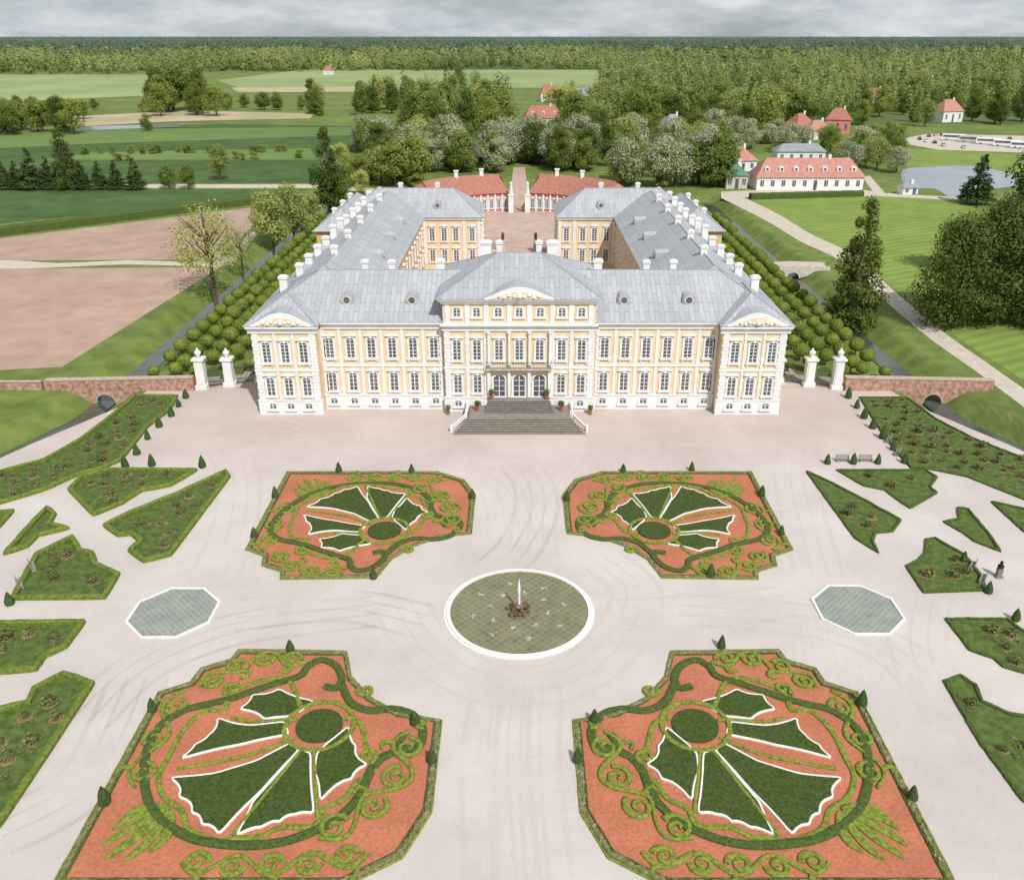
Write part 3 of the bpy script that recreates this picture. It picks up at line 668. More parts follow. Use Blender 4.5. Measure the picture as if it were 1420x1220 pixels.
# ---------------------------------------------------------------- stables
cyS = 264
for sx, sd in ((-1, 'left'), (1, 'right')):
    t = thing('stable_building', f'curved pink stable range with red tiled roof, {sd} of the gate', 'stable', (sx*15, 290, 0))
    cy = cyS; ri, ro = 30, 43; ph = [math.radians(6+56*k/12) for k in range(13)]
    P = lambda r, a, z: (sx*r*math.sin(a), cy+r*math.cos(a), z)
    q = MB(); vs = []
    for a in ph: vs += [P(ri, a, 0), P(ri, a, 5.9), P(ro, a, 5.9), P(ro, a, 0)]
    fs = [(0, 1, 2, 3), tuple(48+i for i in (3, 2, 1, 0))]
    for k in range(12):
        for c_ in range(4): fs.append((4*k+c_, 4*k+4+c_, 4*k+4+(c_+1) % 4, 4*k+(c_+1) % 4))
    q.add(vs, fs).build('wall', M['pink'], t)
    vs = []
    for a in ph:
        e = .01 if a == ph[0] else 0
        vs += [P(ri-.7, a-e, 5.88), P((ri+ro)/2, a if a not in (ph[0], ph[-1]) else (a+.1 if a == ph[0] else a-.1), 11), P(ro+.7, a, 5.88)]
    fs = [(0, 1, 2), (38, 37, 36)]
    for k in range(12):
        for c_ in range(3): fs.append((3*k+c_, 3*k+3+c_, 3*k+3+(c_+1) % 3, 3*k+(c_+1) % 3))
    MB().add(vs, fs).build('roof', M['redroof'], t)
    for k, a in enumerate(ph):
        x, y, _ = P(ri-.05, a, 0); MB().box(x-.28, x+.28, y-.35, y+.1, 0, 5.5).build('pilaster', M['white'], t)
        if k < 12:
            am = (a+ph[k+1])/2; x, y, _ = P(ri, am, 0)
            place_win('low', x, y-.05, 1.2, -sx*am, root=t, sc=.95)
    for a in (.35, .6):
        x, y, _ = P(36.5, a, 0); MB().box(x-.6, x+.6, y-.6, y+.6, 9.5, 12.6).box(x-.8, x+.8, y-.8, y+.8, 12.602, 12.9).build('chimney', M['white'], t)
    t = thing('gate_pier', f'slim white obelisk pier on the {sd} of the far gateway', 'gate pier', (sx*2.7, 291, 0))
    MB().box(sx*2.7-.8, sx*2.7+.8, 290.3, 291.7, 0, 5.4).box(sx*2.7-1, sx*2.7+1, 290.1, 291.9, 5.402, 5.8).build('shaft', M['white'], t)
    MB().lathe([(.65, 0), (.35, 3.2), (.55, 3.4), (.02, 4.2)], sx*2.7, 291, 4, 5.8).build('obelisk', M['white'], t)
    yl = 234
    t = thing('lion_pier', f'stone pier with dark crouching lion, {sd} side of courtyard gate', 'statue', (sx*4.4, yl, 0))
    MB().box(sx*4.4-.6, sx*4.4+.6, yl-.6, yl+.6, 0, 2.6).box(sx*4.4-.8, sx*4.4+.8, yl-.8, yl+.8, 2.602, 2.9).build('pier', M['stonew'], t)
    q = MB().tube([(sx*4.4, yl+1.0, 3.3), (sx*4.4, yl+.5, 3.6), (sx*4.4, yl-.1, 4.1), (sx*4.4, yl-.5, 4.7)], .42, .36, 8)
    q.lathe([(.05, 0), (.42, .2), (.45, .5), (.25, .8), (.03, .9)], sx*4.4, yl-.6, 8, 4.4)
    for d in (-.25, .25): q.tube([(sx*4.4+d, yl-.3, 4.2), (sx*4.4+d, yl-.55, 2.91)], .15, .12, 6)
    q.tube([(sx*4.4, yl+1.2, 3.2), (sx*4.4+.3, yl+1.4, 4.0), (sx*4.4+.2, yl+1.1, 4.6)], .08, .05, 5)
    q.build('lion', M['stoned'], t, smooth=True)
    t = thing('court_fence', f'dark iron courtyard fence on low plinth, {sd} of lion gate', 'fence', (sx*7, yl, 0))
    q = MB()
    for k in range(16): x = sx*(5.3+k*.25); q.box(x-.03, x+.03, yl-.03, yl+.03, .5, 2.6)
    q.build('bars', M['dark'], t); a, b = sorted((sx*5.1, sx*9.1)); MB().box(a, b, yl-.2, yl+.2, 0, .5).build('fence_base', M['stonew'], t)
# ---------------------------------------------------------------- parterres
FY = 72.1
def P1(u, v):
    x, y = G(u, v); return (-(x+1.0), -(y-FY))
OUT = [(x, y*1.209) for x, y in [(31, 25.8), (10.9, 25.8), (7.2, 23.9), (5.5, 20.6), (5.5, 12.6), (9, 12), (12, 10.3), (14.2, 8), (15.3, 5), (25.6, 4.8), (25.9, 6.0), (28.3, 7.0), (28.6, 8.6), (31, 9.7)]]
def spiral(c_, r, a0, turns, d=1, n=34, end=.12):
    return [(c_[0]+r*(1-(1-end)*k/n)*math.cos(a0+d*turns*2*PI*k/n), c_[1]+r*(1-(1-end)*k/n)*math.sin(a0+d*turns*2*PI*k/n)) for k in range(n+1)]
def LP(l): return [P1(u, v) for u, v in l]
ovc = P1(443, 1007); C1 = ovc
def lobe(seq):
    pts = [P1(a[0], a[1]) for a in seq]; out = []; cx = sum(p[0] for p in pts)/len(pts); cyy = sum(p[1] for p in pts)/len(pts)
    for i, p in enumerate(pts):
        q = pts[(i+1) % len(pts)]; k = seq[i][2]; mx, my = (p[0]+q[0])/2, (p[1]+q[1])/2; d = math.dist(p, q)
        dx, dy = cx-mx, cyy-my; r_ = math.hypot(dx, dy) or 1; b_ = d*k/r_
        for j in range(8):
            t = j/8; e = 4*t*(1-t)*b_; out.append((p[0]+(q[0]-p[0])*t+dx*e, p[1]+(q[1]-p[1])*t+dy*e))
    n_ = len(out); out = [((out[i-1][0]+2*out[i][0]+out[(i+1) % n_][0])/4, (out[i-1][1]+2*out[i][1]+out[(i+1) % n_][1])/4) for i in range(n_)]
    return out
lobes = [lobe([(332, 984, .15), (350, 964, .14), (388, 956, .08), (436, 973, -.04), (402, 994, .03), (366, 998, .12)]),
         lobe([(302, 996, .07), (350, 1007, .0), (394, 1002, -.02), (400, 1019, .04), (330, 1034, .05), (250, 1053, .16), (270, 1034, .16), (290, 1020, .16)]),
         lobe([(236, 1079, .05), (300, 1073, .0), (356, 1056, -.02), (404, 1031, 0), (414, 1042, .02), (362, 1098, .03), (304, 1158, .17), (280, 1144, .18), (266, 1128, .18), (248, 1106, .18)]),
         lobe([(328, 1159, .04), (350, 1114, .0), (384, 1076, -.02), (416, 1040, 0), (431, 1046, .02), (436, 1128, .16), (410, 1130, .18), (388, 1140, .18), (362, 1148, .16)]),
         lobe([(444, 1112, .06), (437, 1072, -.02), (440, 1046, -.02), (454, 1032, .0), (484, 1008, .15), (494, 1035, .18), (510, 1061, .18), (488, 1081, .18)])]
frame = [(566, 1037), (532, 1050), (514, 1070), (502, 1098), (484, 1122), (456, 1143), (424, 1158), (392, 1168), (352, 1173), (308, 1171), (270, 1164), (236, 1147), (212, 1123), (202, 1096), (200, 1062), (208, 1030), (226, 1004), (258, 985), (290, 977), (322, 969), (345, 961), (385, 948), (416, 938), (427, 925), (446, 916), (466, 924), (474, 942), (466, 955), (450, 952)]
dark = [LP(frame), LP([(474, 950), (486, 974), (512, 986), (545, 984), (572, 992), (586, 1012), (582, 1034), (564, 1040), (552, 1030), (560, 1019)])]
lights = []
lights.append(smooth(LP([(418, 984), (400, 944), (360, 945), (320, 963), (311, 985), (284, 987), (254, 1014), (234, 1050), (220, 1078), (228, 1106), (252, 1124), (262, 1150), (300, 1166), (332, 1163), (360, 1161), (390, 1148), (434, 1146), (450, 1122), (478, 1108), (494, 1086), (520, 1066), (508, 1036), (500, 1004), (478, 996)]), 5))
for rb in ([(412, 999), (350, 1001), (322, 996)], [(408, 1024), (345, 1048), (246, 1067)], [(420, 1038), (370, 1100), (322, 1159)], [(435, 1040), (438, 1090), (440, 1134)]):
    lights.append(smooth(LP(rb), 5))
nrib = len(lights)
def rinceau(guide, lam, amp, r, flip=1, turns=1.4):
    g = smooth(guide, 12); d = [0]
    for i in range(1, len(g)): d.append(d[-1]+math.dist(g[i], g[i-1]))
    T_ = d[-1]; nH = max(1, round(T_/(lam/2))); hl = T_/nH
    def at(s_, off):
        s_ = min(max(s_, 0), T_-1e-4); i = max(j for j in range(len(d)) if d[j] <= s_); i = min(i, len(g)-2)
        t = (s_-d[i])/max(d[i+1]-d[i], 1e-6); a, b = g[i], g[i+1]; q = math.dist(a, b) or 1
        tx, ty = (b[0]-a[0])/q, (b[1]-a[1])/q
        return (a[0]+(b[0]-a[0])*t-ty*off, a[1]+(b[1]-a[1])*t+tx*off), math.atan2(ty, tx)
    lights.append([at(T_*k/(nH*14), amp*flip*math.sin(PI*k/14))[0] for k in range(nH*14+1)])
    for k in range(nH):
        sg = flip*(1 if k % 2 == 0 else -1)
        c_, an = at((k+.58)*hl, -sg*r*.1)
        lights.append(spiral(c_, r, an+PI, turns, sg))
        if k % 2 == 0:
            e, an = at((k+.45)*hl, sg*amp); n_ = an+sg*PI/2
            lights.append(smooth([e, (e[0]+.5*math.cos(n_+.6*sg), e[1]+.5*math.sin(n_+.6*sg)), (e[0]+.95*math.cos(n_+.1*sg), e[1]+.95*math.sin(n_+.1*sg)), (e[0]+1.0*math.cos(n_-.6*sg), e[1]+1.0*math.sin(n_-.6*sg))], 4))
rinceau([(9.8, 28.4), (13, 29.2), (18, 29.5), (22.8, 29.2)], 5.6, .8, .88)
rinceau([(28.7, 11.6), (29.0, 15), (29.0, 19), (28.6, 22.6)], 6.4, .95, 1.05, -1)
rinceau([(18.8, 7.7), (22, 7.1), (25, 8.4), (27.4, 11.2)], 5.8, .9, .92)
rinceau([(8.2, 16.6), (8.3, 20.5), (9.8, 24.0), (13.6, 27.2)], 6.8, 1.15, 1.15, -1, 1.5)
for c_, r, a, t_, d in (((24.4, 11.4), .8, 1, 1.4, -1), ((11.2, 19.4), .8, 2, 1.4, 1), ((12.6, 11.6), .75, 0, 1.3, 1), ((7.2, 14.6+1.2), .5, 2, 1.2, -1)):
    lights.append(spiral(c_, r, a, t_, d))
leafs = []
b0 = (25.0, 24.6)
for ang, ln, cv in ((2, 3.4, -.6), (20, 4.2, -.5), (38, 5.0, -.25), (54, 5.4, .1), (72, 4.8, .4), (92, 3.8, .6)):
    a = math.radians(ang); p_ = lambda t, o: (b0[0]+ln*t*math.cos(a)-o*math.sin(a), b0[1]+ln*t*math.sin(a)+o*math.cos(a))
    leafs.append(smooth([p_(.06, 0), p_(.4, cv*.5), p_(.75, cv*.3), p_(1, -cv*.9)], 8))
PN = [('lower left', -1, -1, -1.0), ('lower right', 1, -1, -1.0), ('upper left', -1, 1, 0), ('upper right', 1, 1, 0)]
for lb, sx, sy, ox in PN:
    T = lambda pts: [(sx*x+ox, FY+sy*y) for x, y in pts]
    root = thing('parterre', f'{lb} orange ornamental parterre with green scrolls and shell', 'parterre', (sx*18.3+ox, FY+sy*18.3, 0), 'four shell parterres around the fountain')
    o = T(OUT)
    cxy = root.location
    MB().sheet(o, .03).build('gravel_bed', M['orange'], root)
    sh = lambda k: [(x+(cxy.x-x)*k, y+(cxy.y-y)*k) for x, y in o]
    MB().ribbon(dense(sh(.006), .6), .16, .16, True, .0, .03).build('edging_hedge', M['hedge'], root)
    MB().ribbon(dense(sh(.028), .3), .42, .2, True, 0, .1).build('flower_border', M['flower'], root)
    MB().ribbon(dense(sh(.05), .6), .16, .16, True, .0, .02).build('inner_edging', M['hedged'], root)
    MB().prism(T([(C1[0]+1.95*math.cos(2*PI*k/40), C1[1]+1.95*math.sin(2*PI*k/40)) for k in range(40)]), .02, .2).build('oval_lawn', M['lobe'], root)
    MB().ribbon(T([(C1[0]+2.85*math.cos(2*PI*k/48), C1[1]+2.85*math.sin(2*PI*k/48)) for k in range(48)]), .42, .24, True, 0, .02).build('ring_hedge', M['hedge'], root)
    for k, lo in enumerate(lobes):
        lo2 = T(lo); lf = MB().prism(lo2, .02, .16).build('shell_lobe', M['lobe'], root)
        MB().ribbon(lo2, .18, .19+.002*k, True, 0, .008).build('white_edging', M['whites'], lf)
    for k, d in enumerate(dark): MB().ribbon(dense(smooth(T(d), 6), .4, False), .72, .26+.006*k, jit=.025).build('band_hedge', M['hedged'], root)
    for k, d in enumerate(lights): MB().ribbon(T(d), .44 if k == 0 else .3 if k < nrib else .4, .2+.003*k, False, 0, .012, wf=None if k < nrib else (lambda t: 1.15-.5*t)).build('scroll_hedge', M['hedge'], root)
    for k, d in enumerate(leafs): MB().ribbon(T(d), .8, .2+.004*k, False, 0, .015, wf=lambda t: .12+math.sin(PI*min(1, t*.96+.04))**.8*.85).build('leaf_hedge', M['hedge'], root)
# topiary cones
def cone_mesh(h, r):
    me = bpy.data.meshes.new('foliage'); q = MB().lathe([(r*.8, 0), (r, h*.12), (r*.92, h*.3), (r*.7, h*.55), (r*.42, h*.8), (r*.12, h*.97), (.02, h)], n=14, jit=.1)
    me.from_pydata(q.v, [], q.f); me.materials.append(M['topiary']); me.update(); return me
cones = [cone_mesh(1.6, .5), cone_mesh(1.5, .45)]
cl = [(470, 655, 'top left edge of upper left parterre, left one'), (571, 655, 'top edge of upper left parterre, right one'), (864, 655, 'top edge of upper right parterre, left one'), (959, 653, 'top edge of upper right parterre, right one'),
      (353, 745, 'outer edge of upper left parterre, nearer one'), (382, 690, 'outer edge of upper left parterre, farther one'), (655, 692, 'inner edge of upper left parterre'), (518, 802, 'lower edge of upper left parterre'),
      (985, 800, 'lower edge of upper right parterre'), (1083, 742, 'outer edge of upper right parterre, nearer one'), (1056, 688, 'outer edge of upper right parterre, farther one'), (786, 695, 'inner edge of upper right parterre'),
      (403, 903, 'fountain side of lower left parterre'), (212, 986, 'outer corner of lower left parterre'), (146, 1114, 'outer edge of lower left parterre'), (576, 1004, 'inner corner of lower left parterre'), (599, 1056, 'inner edge of lower left parterre'),
      (1000, 898, 'fountain side of lower right parterre'), (1194, 978, 'outer corner of lower right parterre'), (1264, 1108, 'outer edge of lower right parterre'), (824, 1002, 'inner corner of lower right parterre'), (801, 1056, 'inner edge of lower right parterre'),
      (258, 552, 'farthest of the row right of the far left rose bed'), (238, 577, 'second farthest beside the far left rose bed'), (221, 592, 'third farthest beside the far left rose bed'), (205, 609, 'fourth farthest beside the far left rose bed'), (190, 630, 'fifth farthest beside the far left rose bed'), (211, 646, 'between far left rose beds, right one'), (174, 648, 'nearest of the row by the far left bed'), (281, 648, 'above the tip of the left triangular bed'),
      (1176, 552, 'farthest of the row by the far right bed'), (1188, 566, 'second farthest by the far right bed'), (1198, 580, 'third farthest by the far right bed'), (1210, 594, 'fourth farthest by the far right bed'), (1224, 608, 'fifth farthest by the far right bed'), (1238, 624, 'sixth farthest by the far right bed'), (1254, 642, 'seventh farthest by the far right bed'),
      (1147, 643, 'leftmost of four in line at right'), (1183, 643, 'second of four in line at right'), (1217, 643, 'third of four in line at right'),
      (14, 838, 'left corner of the left bench bed'), (1370, 822, 'corner of the right bench bed'), (1408, 860, 'above the right edge bed'), (1336, 778, 'above the right bench'), (248, 564, 'beside the tip of far left bed')]
for i, (u, v, lb) in enumerate(cl):
    x, y = G(u, v); o = link('topiary_cone', cones[i % 2], None, (x, y, .01)); o.rotation_euler.z = i; k = random.uniform(.95, 1.2) if 21 < i < 40 else random.uniform(.85, 1); o.scale = (k, k, k*random.uniform(.95, 1.15))
    tag(o, 'clipped cone, '+lb, 'topiary', 'clipped evergreen cones')
# ---------------------------------------------------------------- rose beds
beds = [('far left curved', [(190, 548), (248, 549), (238, 568), (206, 592), (186, 618), (168, 640), (140, 652), (104, 662), (60, 682), (0, 700), (-60, 718), (-60, 680), (0, 656), (60, 640), (110, 612), (150, 582)]),
        ('second left', [(95, 680), (112, 662), (150, 652), (274, 653), (238, 674), (196, 682), (168, 700), (130, 716)]),
        ('left triangular', [(316, 653), (320, 660), (236, 772), (200, 781), (180, 766), (196, 752), (182, 742), (164, 744), (144, 730), (180, 712), (250, 684)]),
        ('small arrow-shaped left', [(6, 770), (48, 724), (66, 705), (76, 714), (68, 728), (95, 734), (52, 744), (36, 760)]),
        ('left bench-side', [(16, 832), (50, 770), (100, 745), (110, 764), (128, 768), (134, 784), (165, 798), (146, 831)]),
        ('tiny left edge', [(-40, 715), (18, 710), (-2, 732), (-40, 750)]),
        ('left edge upper front', [(-60, 866), (118, 863), (92, 898), (62, 912), (50, 930), (0, 934), (-60, 940)]),
        ('left edge nearest', [(-60, 1010), (0, 985), (40, 975), (50, 955), (90, 934), (130, 948), (70, 1040), (0, 1145), (-60, 1220)]),
        ('far right curved', [(1190, 550), (1256, 550), (1296, 580), (1350, 608), (1420, 636), (1500, 665), (1500, 720), (1420, 694), (1340, 662), (1290, 652), (1262, 650), (1240, 626), (1214, 590)]),
        ('right triangular', [(1117, 653), (1150, 668), (1200, 694), (1250, 722), (1238, 738), (1214, 740), (1210, 752), (1218, 768), (1186, 748)]),
        ('second right', [(1158, 652), (1284, 652), (1300, 662), (1290, 676), (1300, 684), (1262, 706), (1244, 694), (1226, 680), (1196, 674)]),
        ('small arrow-shaped right', [(1308, 724), (1330, 720), (1328, 704), (1342, 706), (1372, 742), (1388, 766), (1352, 752), (1336, 740)]),
        ('right bench-side', [(1256, 786), (1272, 778), (1282, 768), (1284, 748), (1296, 746), (1338, 770), (1362, 800), (1368, 820), (1280, 823)]),
        ('right edge upper front', [(1310, 858), (1396, 858), (1440, 890), (1470, 930), (1420, 934), (1392, 926), (1378, 914), (1344, 902)]),
        ('right edge nearest', [(1308, 944), (1330, 936), (1352, 950), (1360, 972), (1400, 990), (1460, 1000), (1480, 1150), (1420, 1114), (1358, 1030)]),
        ('tiny right edge', [(1374, 696), (1420, 706), (1460, 716), (1460, 752), (1420, 738)])]
nb = 0
for lb, px in beds:
    poly = GP(px); c_ = np.mean(poly, axis=0)
    root = thing('rose_bed', f'{lb} rose bed with clipped green hedge border', 'flower bed', (c_[0], c_[1], 0), 'rose beds beside the parterres')
    MB().prism(poly, 0, .06).build('turf', M['bed'], root)
    thick = 'left' in lb
    pin = [(x+(c_[0]-x)*.03, y+(c_[1]-y)*.03) for x, y in poly]
    if thick: MB().ribbon(dense(pin, .7), .6, .5, True, 0, .05).build('border_hedge', M['bhedge'], root)
    else:
        MB().ribbon(dense(pin, .5), .34, .26, True, 0, .05).build('border_hedge', M['hedged'], root)
    x0, x1 = min(p[0] for p in poly), max(p[0] for p in poly); y0, y1 = min(p[1] for p in poly), max(p[1] for p in poly)
    mul = MB(); any_ = False; y = y0+1; k = 0; cl_ = []
    while y < y1:
        x = x0+(k % 2)*1.1+.6
        while x < x1:
            p = (x+random.uniform(-.55, .55), y+random.uniform(-.5, .5))
            u = p[0]/(p[1]*cs+H*sn)*F+CX
            if inside(p, poly) and edist(p, poly) > 1.1 and -20 < u < 1440 and random.random() < .92:
                r = random.uniform(.35, .75); mul.lathe([(r, 0), (r*.9, .05)], p[0], p[1], 9, .055+random.uniform(0, .01), .2); any_ = True
                if nb < 298:
                    o = link('rose_bush', rose_me, None, (p[0], p[1], .08)); s_ = random.uniform(.7, 1.3); o.scale = (s_, s_, s_*random.uniform(.8, 1.2)); o.rotation_euler.z = random.uniform(0, 6)
                    tag(o, f'small rose bush planted in the {lb} rose bed', 'rose bush', f'rose bushes in the {lb} bed'); nb += 1
                for _ in range(3):
                    q_ = (p[0]+random.uniform(-1.2, 1.2), p[1]+random.uniform(-1.2, 1.2))
                    if inside(q_, poly) and edist(q_, poly) > .6: cl_.append(q_)
            x += 2.5
        y += 2.4; k += 1
    if any_: tag(mul.build('mulch', M['mulch'], root), kind='stuff')
    if cl_:
        A_ = np.repeat(np.array([(x, y, .2) for x, y in cl_]), 14, 0)+rng.normal(size=(len(cl_)*14, 3))*np.array([.22, .22, .07])
        o = link('underplanting', quads('underplanting', A_, rng.normal(size=A_.shape)*.5+np.array([0, 0, 1.]), np.full(len(A_), .2), L['under']), root); o.location = -root.location; o['kind'] = 'stuff'
# ---------------------------------------------------------------- fountain and pools
fx, fy = 0, FY+.3
t = thing('fountain', 'round fountain with white rim, rocky centre and thin white jet', 'fountain', (fx, fy, 0))
R = 7.35; q = MB(); n = 72
def annulus(q, r0, r1, z0, z1, n=72):
    for k in range(n):
        a, b = 2*PI*k/n, 2*PI*(k+1)/n
        pp = [(fx+r*math.cos(s_), fy+r*math.sin(s_)) for r, s_ in ((r0, a), (r1, a), (r1, b), (r0, b))]
        q.add([(x, y, z0) for x, y in pp]+[(x, y, z1) for x, y in pp], [(4, 5, 6, 7), (1, 2, 6, 5), (3, 0, 4, 7)])
annulus(q, R-.38, R, 0, .2); annulus(q, R, R+.25, 0, .06); q.build('rim', M['whites'], t)
MB().sheet([(fx+(R-.36)*math.cos(2*PI*k/72), fy+(R-.36)*math.sin(2*PI*k/72)) for k in range(72)], .1).build('water', M['poolw'], t)
q = MB()
for k in range(52):
    a = random.uniform(0, 6.28); r = random.uniform(0, 1.25); s_ = random.uniform(.14, .32)
    q.lathe([(s_*.6, 0), (s_, s_*.4), (s_*.7, s_*.9), (.03, s_*1.1)], fx+r*math.cos(a), fy+r*math.sin(a), 7, .05+max(0, .55-r*.4), .3)
q.build('rockwork', M['rock'], t)
MB().lathe([(.12, 0), (.09, .5), (.1, 1.2), (.11, 2.0), (.08, 2.7), (.01, 3.3)], fx, fy, 8, .6, .3).build('jet', M['foam'], t)
c_, n_ = blob_leaves([(0, 0, 1.9, .2, 1.6), (0, 0, 2.6, .26, .8), (0, 0, .8, .6, .4)], 700, .1)
link('spray', quads('spray', c_, n_, np.full(700, .06), M['foam']), t)
c_ = []
for k in range(16):
    a = 2*PI*k/16+.2; r = 3.0 if k % 2 else 4.7
    e = rng.normal(size=(28, 3))*np.array([.15, .15, .04])+np.array([r*math.cos(a), r*math.sin(a), .16]); c_.append(np.abs(e*[0, 0, 1])+e*[1, 1, 0])
c_ = np.concatenate(c_); link('splashes', quads('splashes', c_, rng.normal(size=c_.shape)*.3+np.array([0, 0, 1.]), np.full(len(c_), .1), M['foam']), t)
for (px, lb) in (((241, 849), 'left'), ((1189, 845), 'right')):
    c_ = G(*px); rr = 4.55
    pl_ = [(c_[0]+rr*math.cos(PI/8+PI*k/4), c_[1]+rr*math.sin(PI/8+PI*k/4)) for k in range(8)]
    t = thing('octagonal_pool', f'shallow octagonal pool with white rim {lb} of the fountain', 'pool', (c_[0], c_[1], 0), None)
    q = MB()
    for k in range(8):
        a, b = pl_[k], pl_[(k+1) % 8]; s_ = .94
        ia, ib = [(c_[0]+(p[0]-c_[0])*s_, c_[1]+(p[1]-c_[1])*s_) for p in (a, b)]
        q.add([(*a, 0), (*b, 0), (*ib, 0), (*ia, 0), (*a, .16), (*b, .16), (*ib, .16), (*ia, .16)], [(4, 5, 6, 7), (0, 1, 5, 4), (2, 3, 7, 6)])
    q.build('rim', M['whites'], t)
    MB().sheet([(c_[0]+(p[0]-c_[0])*.95, c_[1]+(p[1]-c_[1])*.95) for p in pl_], .08).build('water', M['octw'], t)
# benches, statue
def bench(u, v, rz, lb):
    x, y = G(u, v); t = thing('garden_bench', lb, 'bench', (x, y, .012), 'garden benches by the rose beds', rz)
    def p(nm, *b):
        m_ = MB()
        for bb in b: m_.box(*bb)
        me = bpy.data.meshes.new(nm); me.from_pydata(m_.v, [], m_.f); me.materials.append(M['wood']); me.update(); link(nm, me, t)
    p('seat', (-.9, .9, -.25, -.1, .42, .47), (-.9, .9, -.08, .07, .42, .47), (-.9, .9, .09, .24, .42, .47))
    p('backrest', (-.9, .9, .25, .29, .55, .68), (-.9, .9, .25, .29, .74, .9))
    for s_ in (-.8, .8): p('leg', (s_-.04, s_+.04, -.25, .24, 0, .419), (s_-.04, s_+.04, .2, .245, .47, .9))
bench(28, 812, 2.2, 'pale bench left of the bench-side rose bed, nearer one'); bench(46, 788, 2.2, 'pale bench left of the bench-side rose bed, farther one')
bench(1348, 788, -2.2, 'pale bench right of the right bench-side bed, farther one'); bench(1362, 806, -2.2, 'pale bench right of the right bench-side bed, nearer one')
bench(1168, 640, 0, 'pale bench between cones above the second right bed'); bench(1200, 640, 0, 'pale bench above the second right bed, right one'); bench(1232, 612, -2.2, 'pale bench beside the far right curved bed')
bench(1244, 630, -2.2, 'pale bench nearest the corner of the far right curved bed')
x, y = G(1384, 800)
t = thing('garden_statue', 'dark bust statue on pedestal near right edge bench', 'statue', (x, y, 0))
MB().box(x-.35, x+.35, y-.35, y+.35, 0, .25).box(x-.25, x+.25, y-.25, y+.25, .252, 1.1).build('pedestal', M['stone'], t)
MB().lathe([(.15, 0), (.34, .2), (.32, .4), (.12, .5), (.17, .65), (.18, .8), (.05, .95)], x, y, 10, 1.1).build('bust', M['dark'], t, smooth=True)
# ---------------------------------------------------------------- trees
def trunk_mesh(h, r, limbs, reach, top=.7):
    q = MB(); pts = [(random.uniform(-.1, .1)*k, random.uniform(-.1, .1)*k, h*top*k/4) for k in range(5)]; q.tube(pts, r, r*.35, 8)
    for i in range(limbs):
        a = 2*PI*i/limbs+random.uniform(-.3, .3); z = h*random.uniform(.28, .62); L_ = reach*random.uniform(.6, 1)
        q.tube([(0, 0, z), (L_*.45*math.cos(a), L_*.45*math.sin(a), z+L_*.45), (L_*.9*math.cos(a+.2), L_*.9*math.sin(a+.2), z+L_*.95)], r*.4, r*.1, 5)
    me = bpy.data.meshes.new('trunk'); me.from_pydata(q.v, [], q.f); me.materials.append(M['bark']); me.update(); return me
def blobs_round(h, w, n, zlo=.3):
    b = []
    for i in range(n):
        t_ = random.random(); z = h*(zlo+.1+(.88-zlo-.1)*t_); prof = math.sin(PI*(.2+.72*t_))
        a = random.uniform(0, 2*PI); rr = w*.5*prof*random.uniform(.3, .82); s_ = w*random.uniform(.14, .26)
        b.append((rr*math.cos(a), rr*math.sin(a), z, s_, s_*random.uniform(.6, .9)))
    return b
def blobs_cone(h, w, n):
    b = []
    for i in range(n):
        t_ = random.random()**1.3; z = h*(.05+.9*t_); prof = (1-t_)**.75*(.75+.25*min(1, t_*8))+.05
        a = random.uniform(0, 2*PI); rr = w*.5*prof*random.uniform(.3, .8); s_ = w*random.uniform(.1, .17)*(.55+.6*(1-t_))
        b.append((rr*math.cos(a), rr*math.sin(a), z, s_, s_*random.uniform(.7, 1.1)))
    return b
protos = {}
def add_proto(kind, h, w, blobs, nl, ls, lm, r=.3, limbs=6, lo=.55, top=.75):
    c_, n_ = blob_leaves(blobs, nl, lo)
    protos.setdefault(kind, []).append((h, trunk_mesh(h, r, limbs, w*.4, top), quads('crown', c_, n_, np.full(nl, ls), lm)))
for i in range(4): add_proto('round', 12, 9.5, blobs_round(12, 10, 34, .12), 5000, .5, L['round'])
for i in range(3): add_proto('tall', 18, 8.5, blobs_round(18, 9.5, 60, .02), 9500, .46, L['tall'], .4, 8)
for i in range(2): add_proto('cone', 18, 9, blobs_cone(18, 9.5, 110), 11000, .4, L['dk'], .4, 8)
for i in range(2): add_proto('full', 18, 12, blobs_round(18, 13, 90, .0), 15000, .42, L['dk'], .45, 9)
for i in range(2): add_proto('poplar', 18, 6, blobs_cone(18, 7, 80), 7000, .42, L['round'], .3, 6)
for i in range(2): add_proto('pale', 12, 8.5, blobs_round(12, 9, 28, .15), 3400, .46, L['pale'])
for i in range(2): add_proto('blossom', 11, 9, blobs_round(11, 9.5, 32, .1), 4200, .46, L['blossom'])
add_proto('sparse', 14, 10, blobs_round(14, 11, 46, .28), 2900, .32, L['pale'], .34, 14, .2, .85)
for i in range(2):
    b = []
    for k in range(16):
        z = 1.0+8.6*k/16; r = 2.1*(1-k/16.5)+.15
        for j in range(max(3, int(8*(1-k/17)))): a = random.uniform(0, 6.28); b.append((r*.6*math.cos(a), r*.6*math.sin(a), z, r*.5, .35))
    add_proto('spruce', 10, 4, b, 3000, .34, L['spruce'], .2, 0, .5, .9)
add_proto('bush', 3.5, 4, blobs_round(3.5, 4, 12, .0), 700, .35, L['round'], .1, 3)
def tree(kind, x, y, h, label, group=None, name=None, wide=1):
    pr = random.choice(protos[kind]); s_ = h/pr[0]
    nm = name or {'spruce': 'spruce_tree', 'bush': 'shrub', 'blossom': 'flowering_tree', 'poplar': 'poplar_tree'}.get(kind, 'broadleaf_tree')
    t = thing(nm, label, 'shrub' if kind == 'bush' else 'tree', (x, y, hz(x, y)), group, random.uniform(0, 6.28)); t.scale = (s_*wide, s_*wide, s_)
    link('trunk', pr[1], t); link('crown', pr[2], t); return t
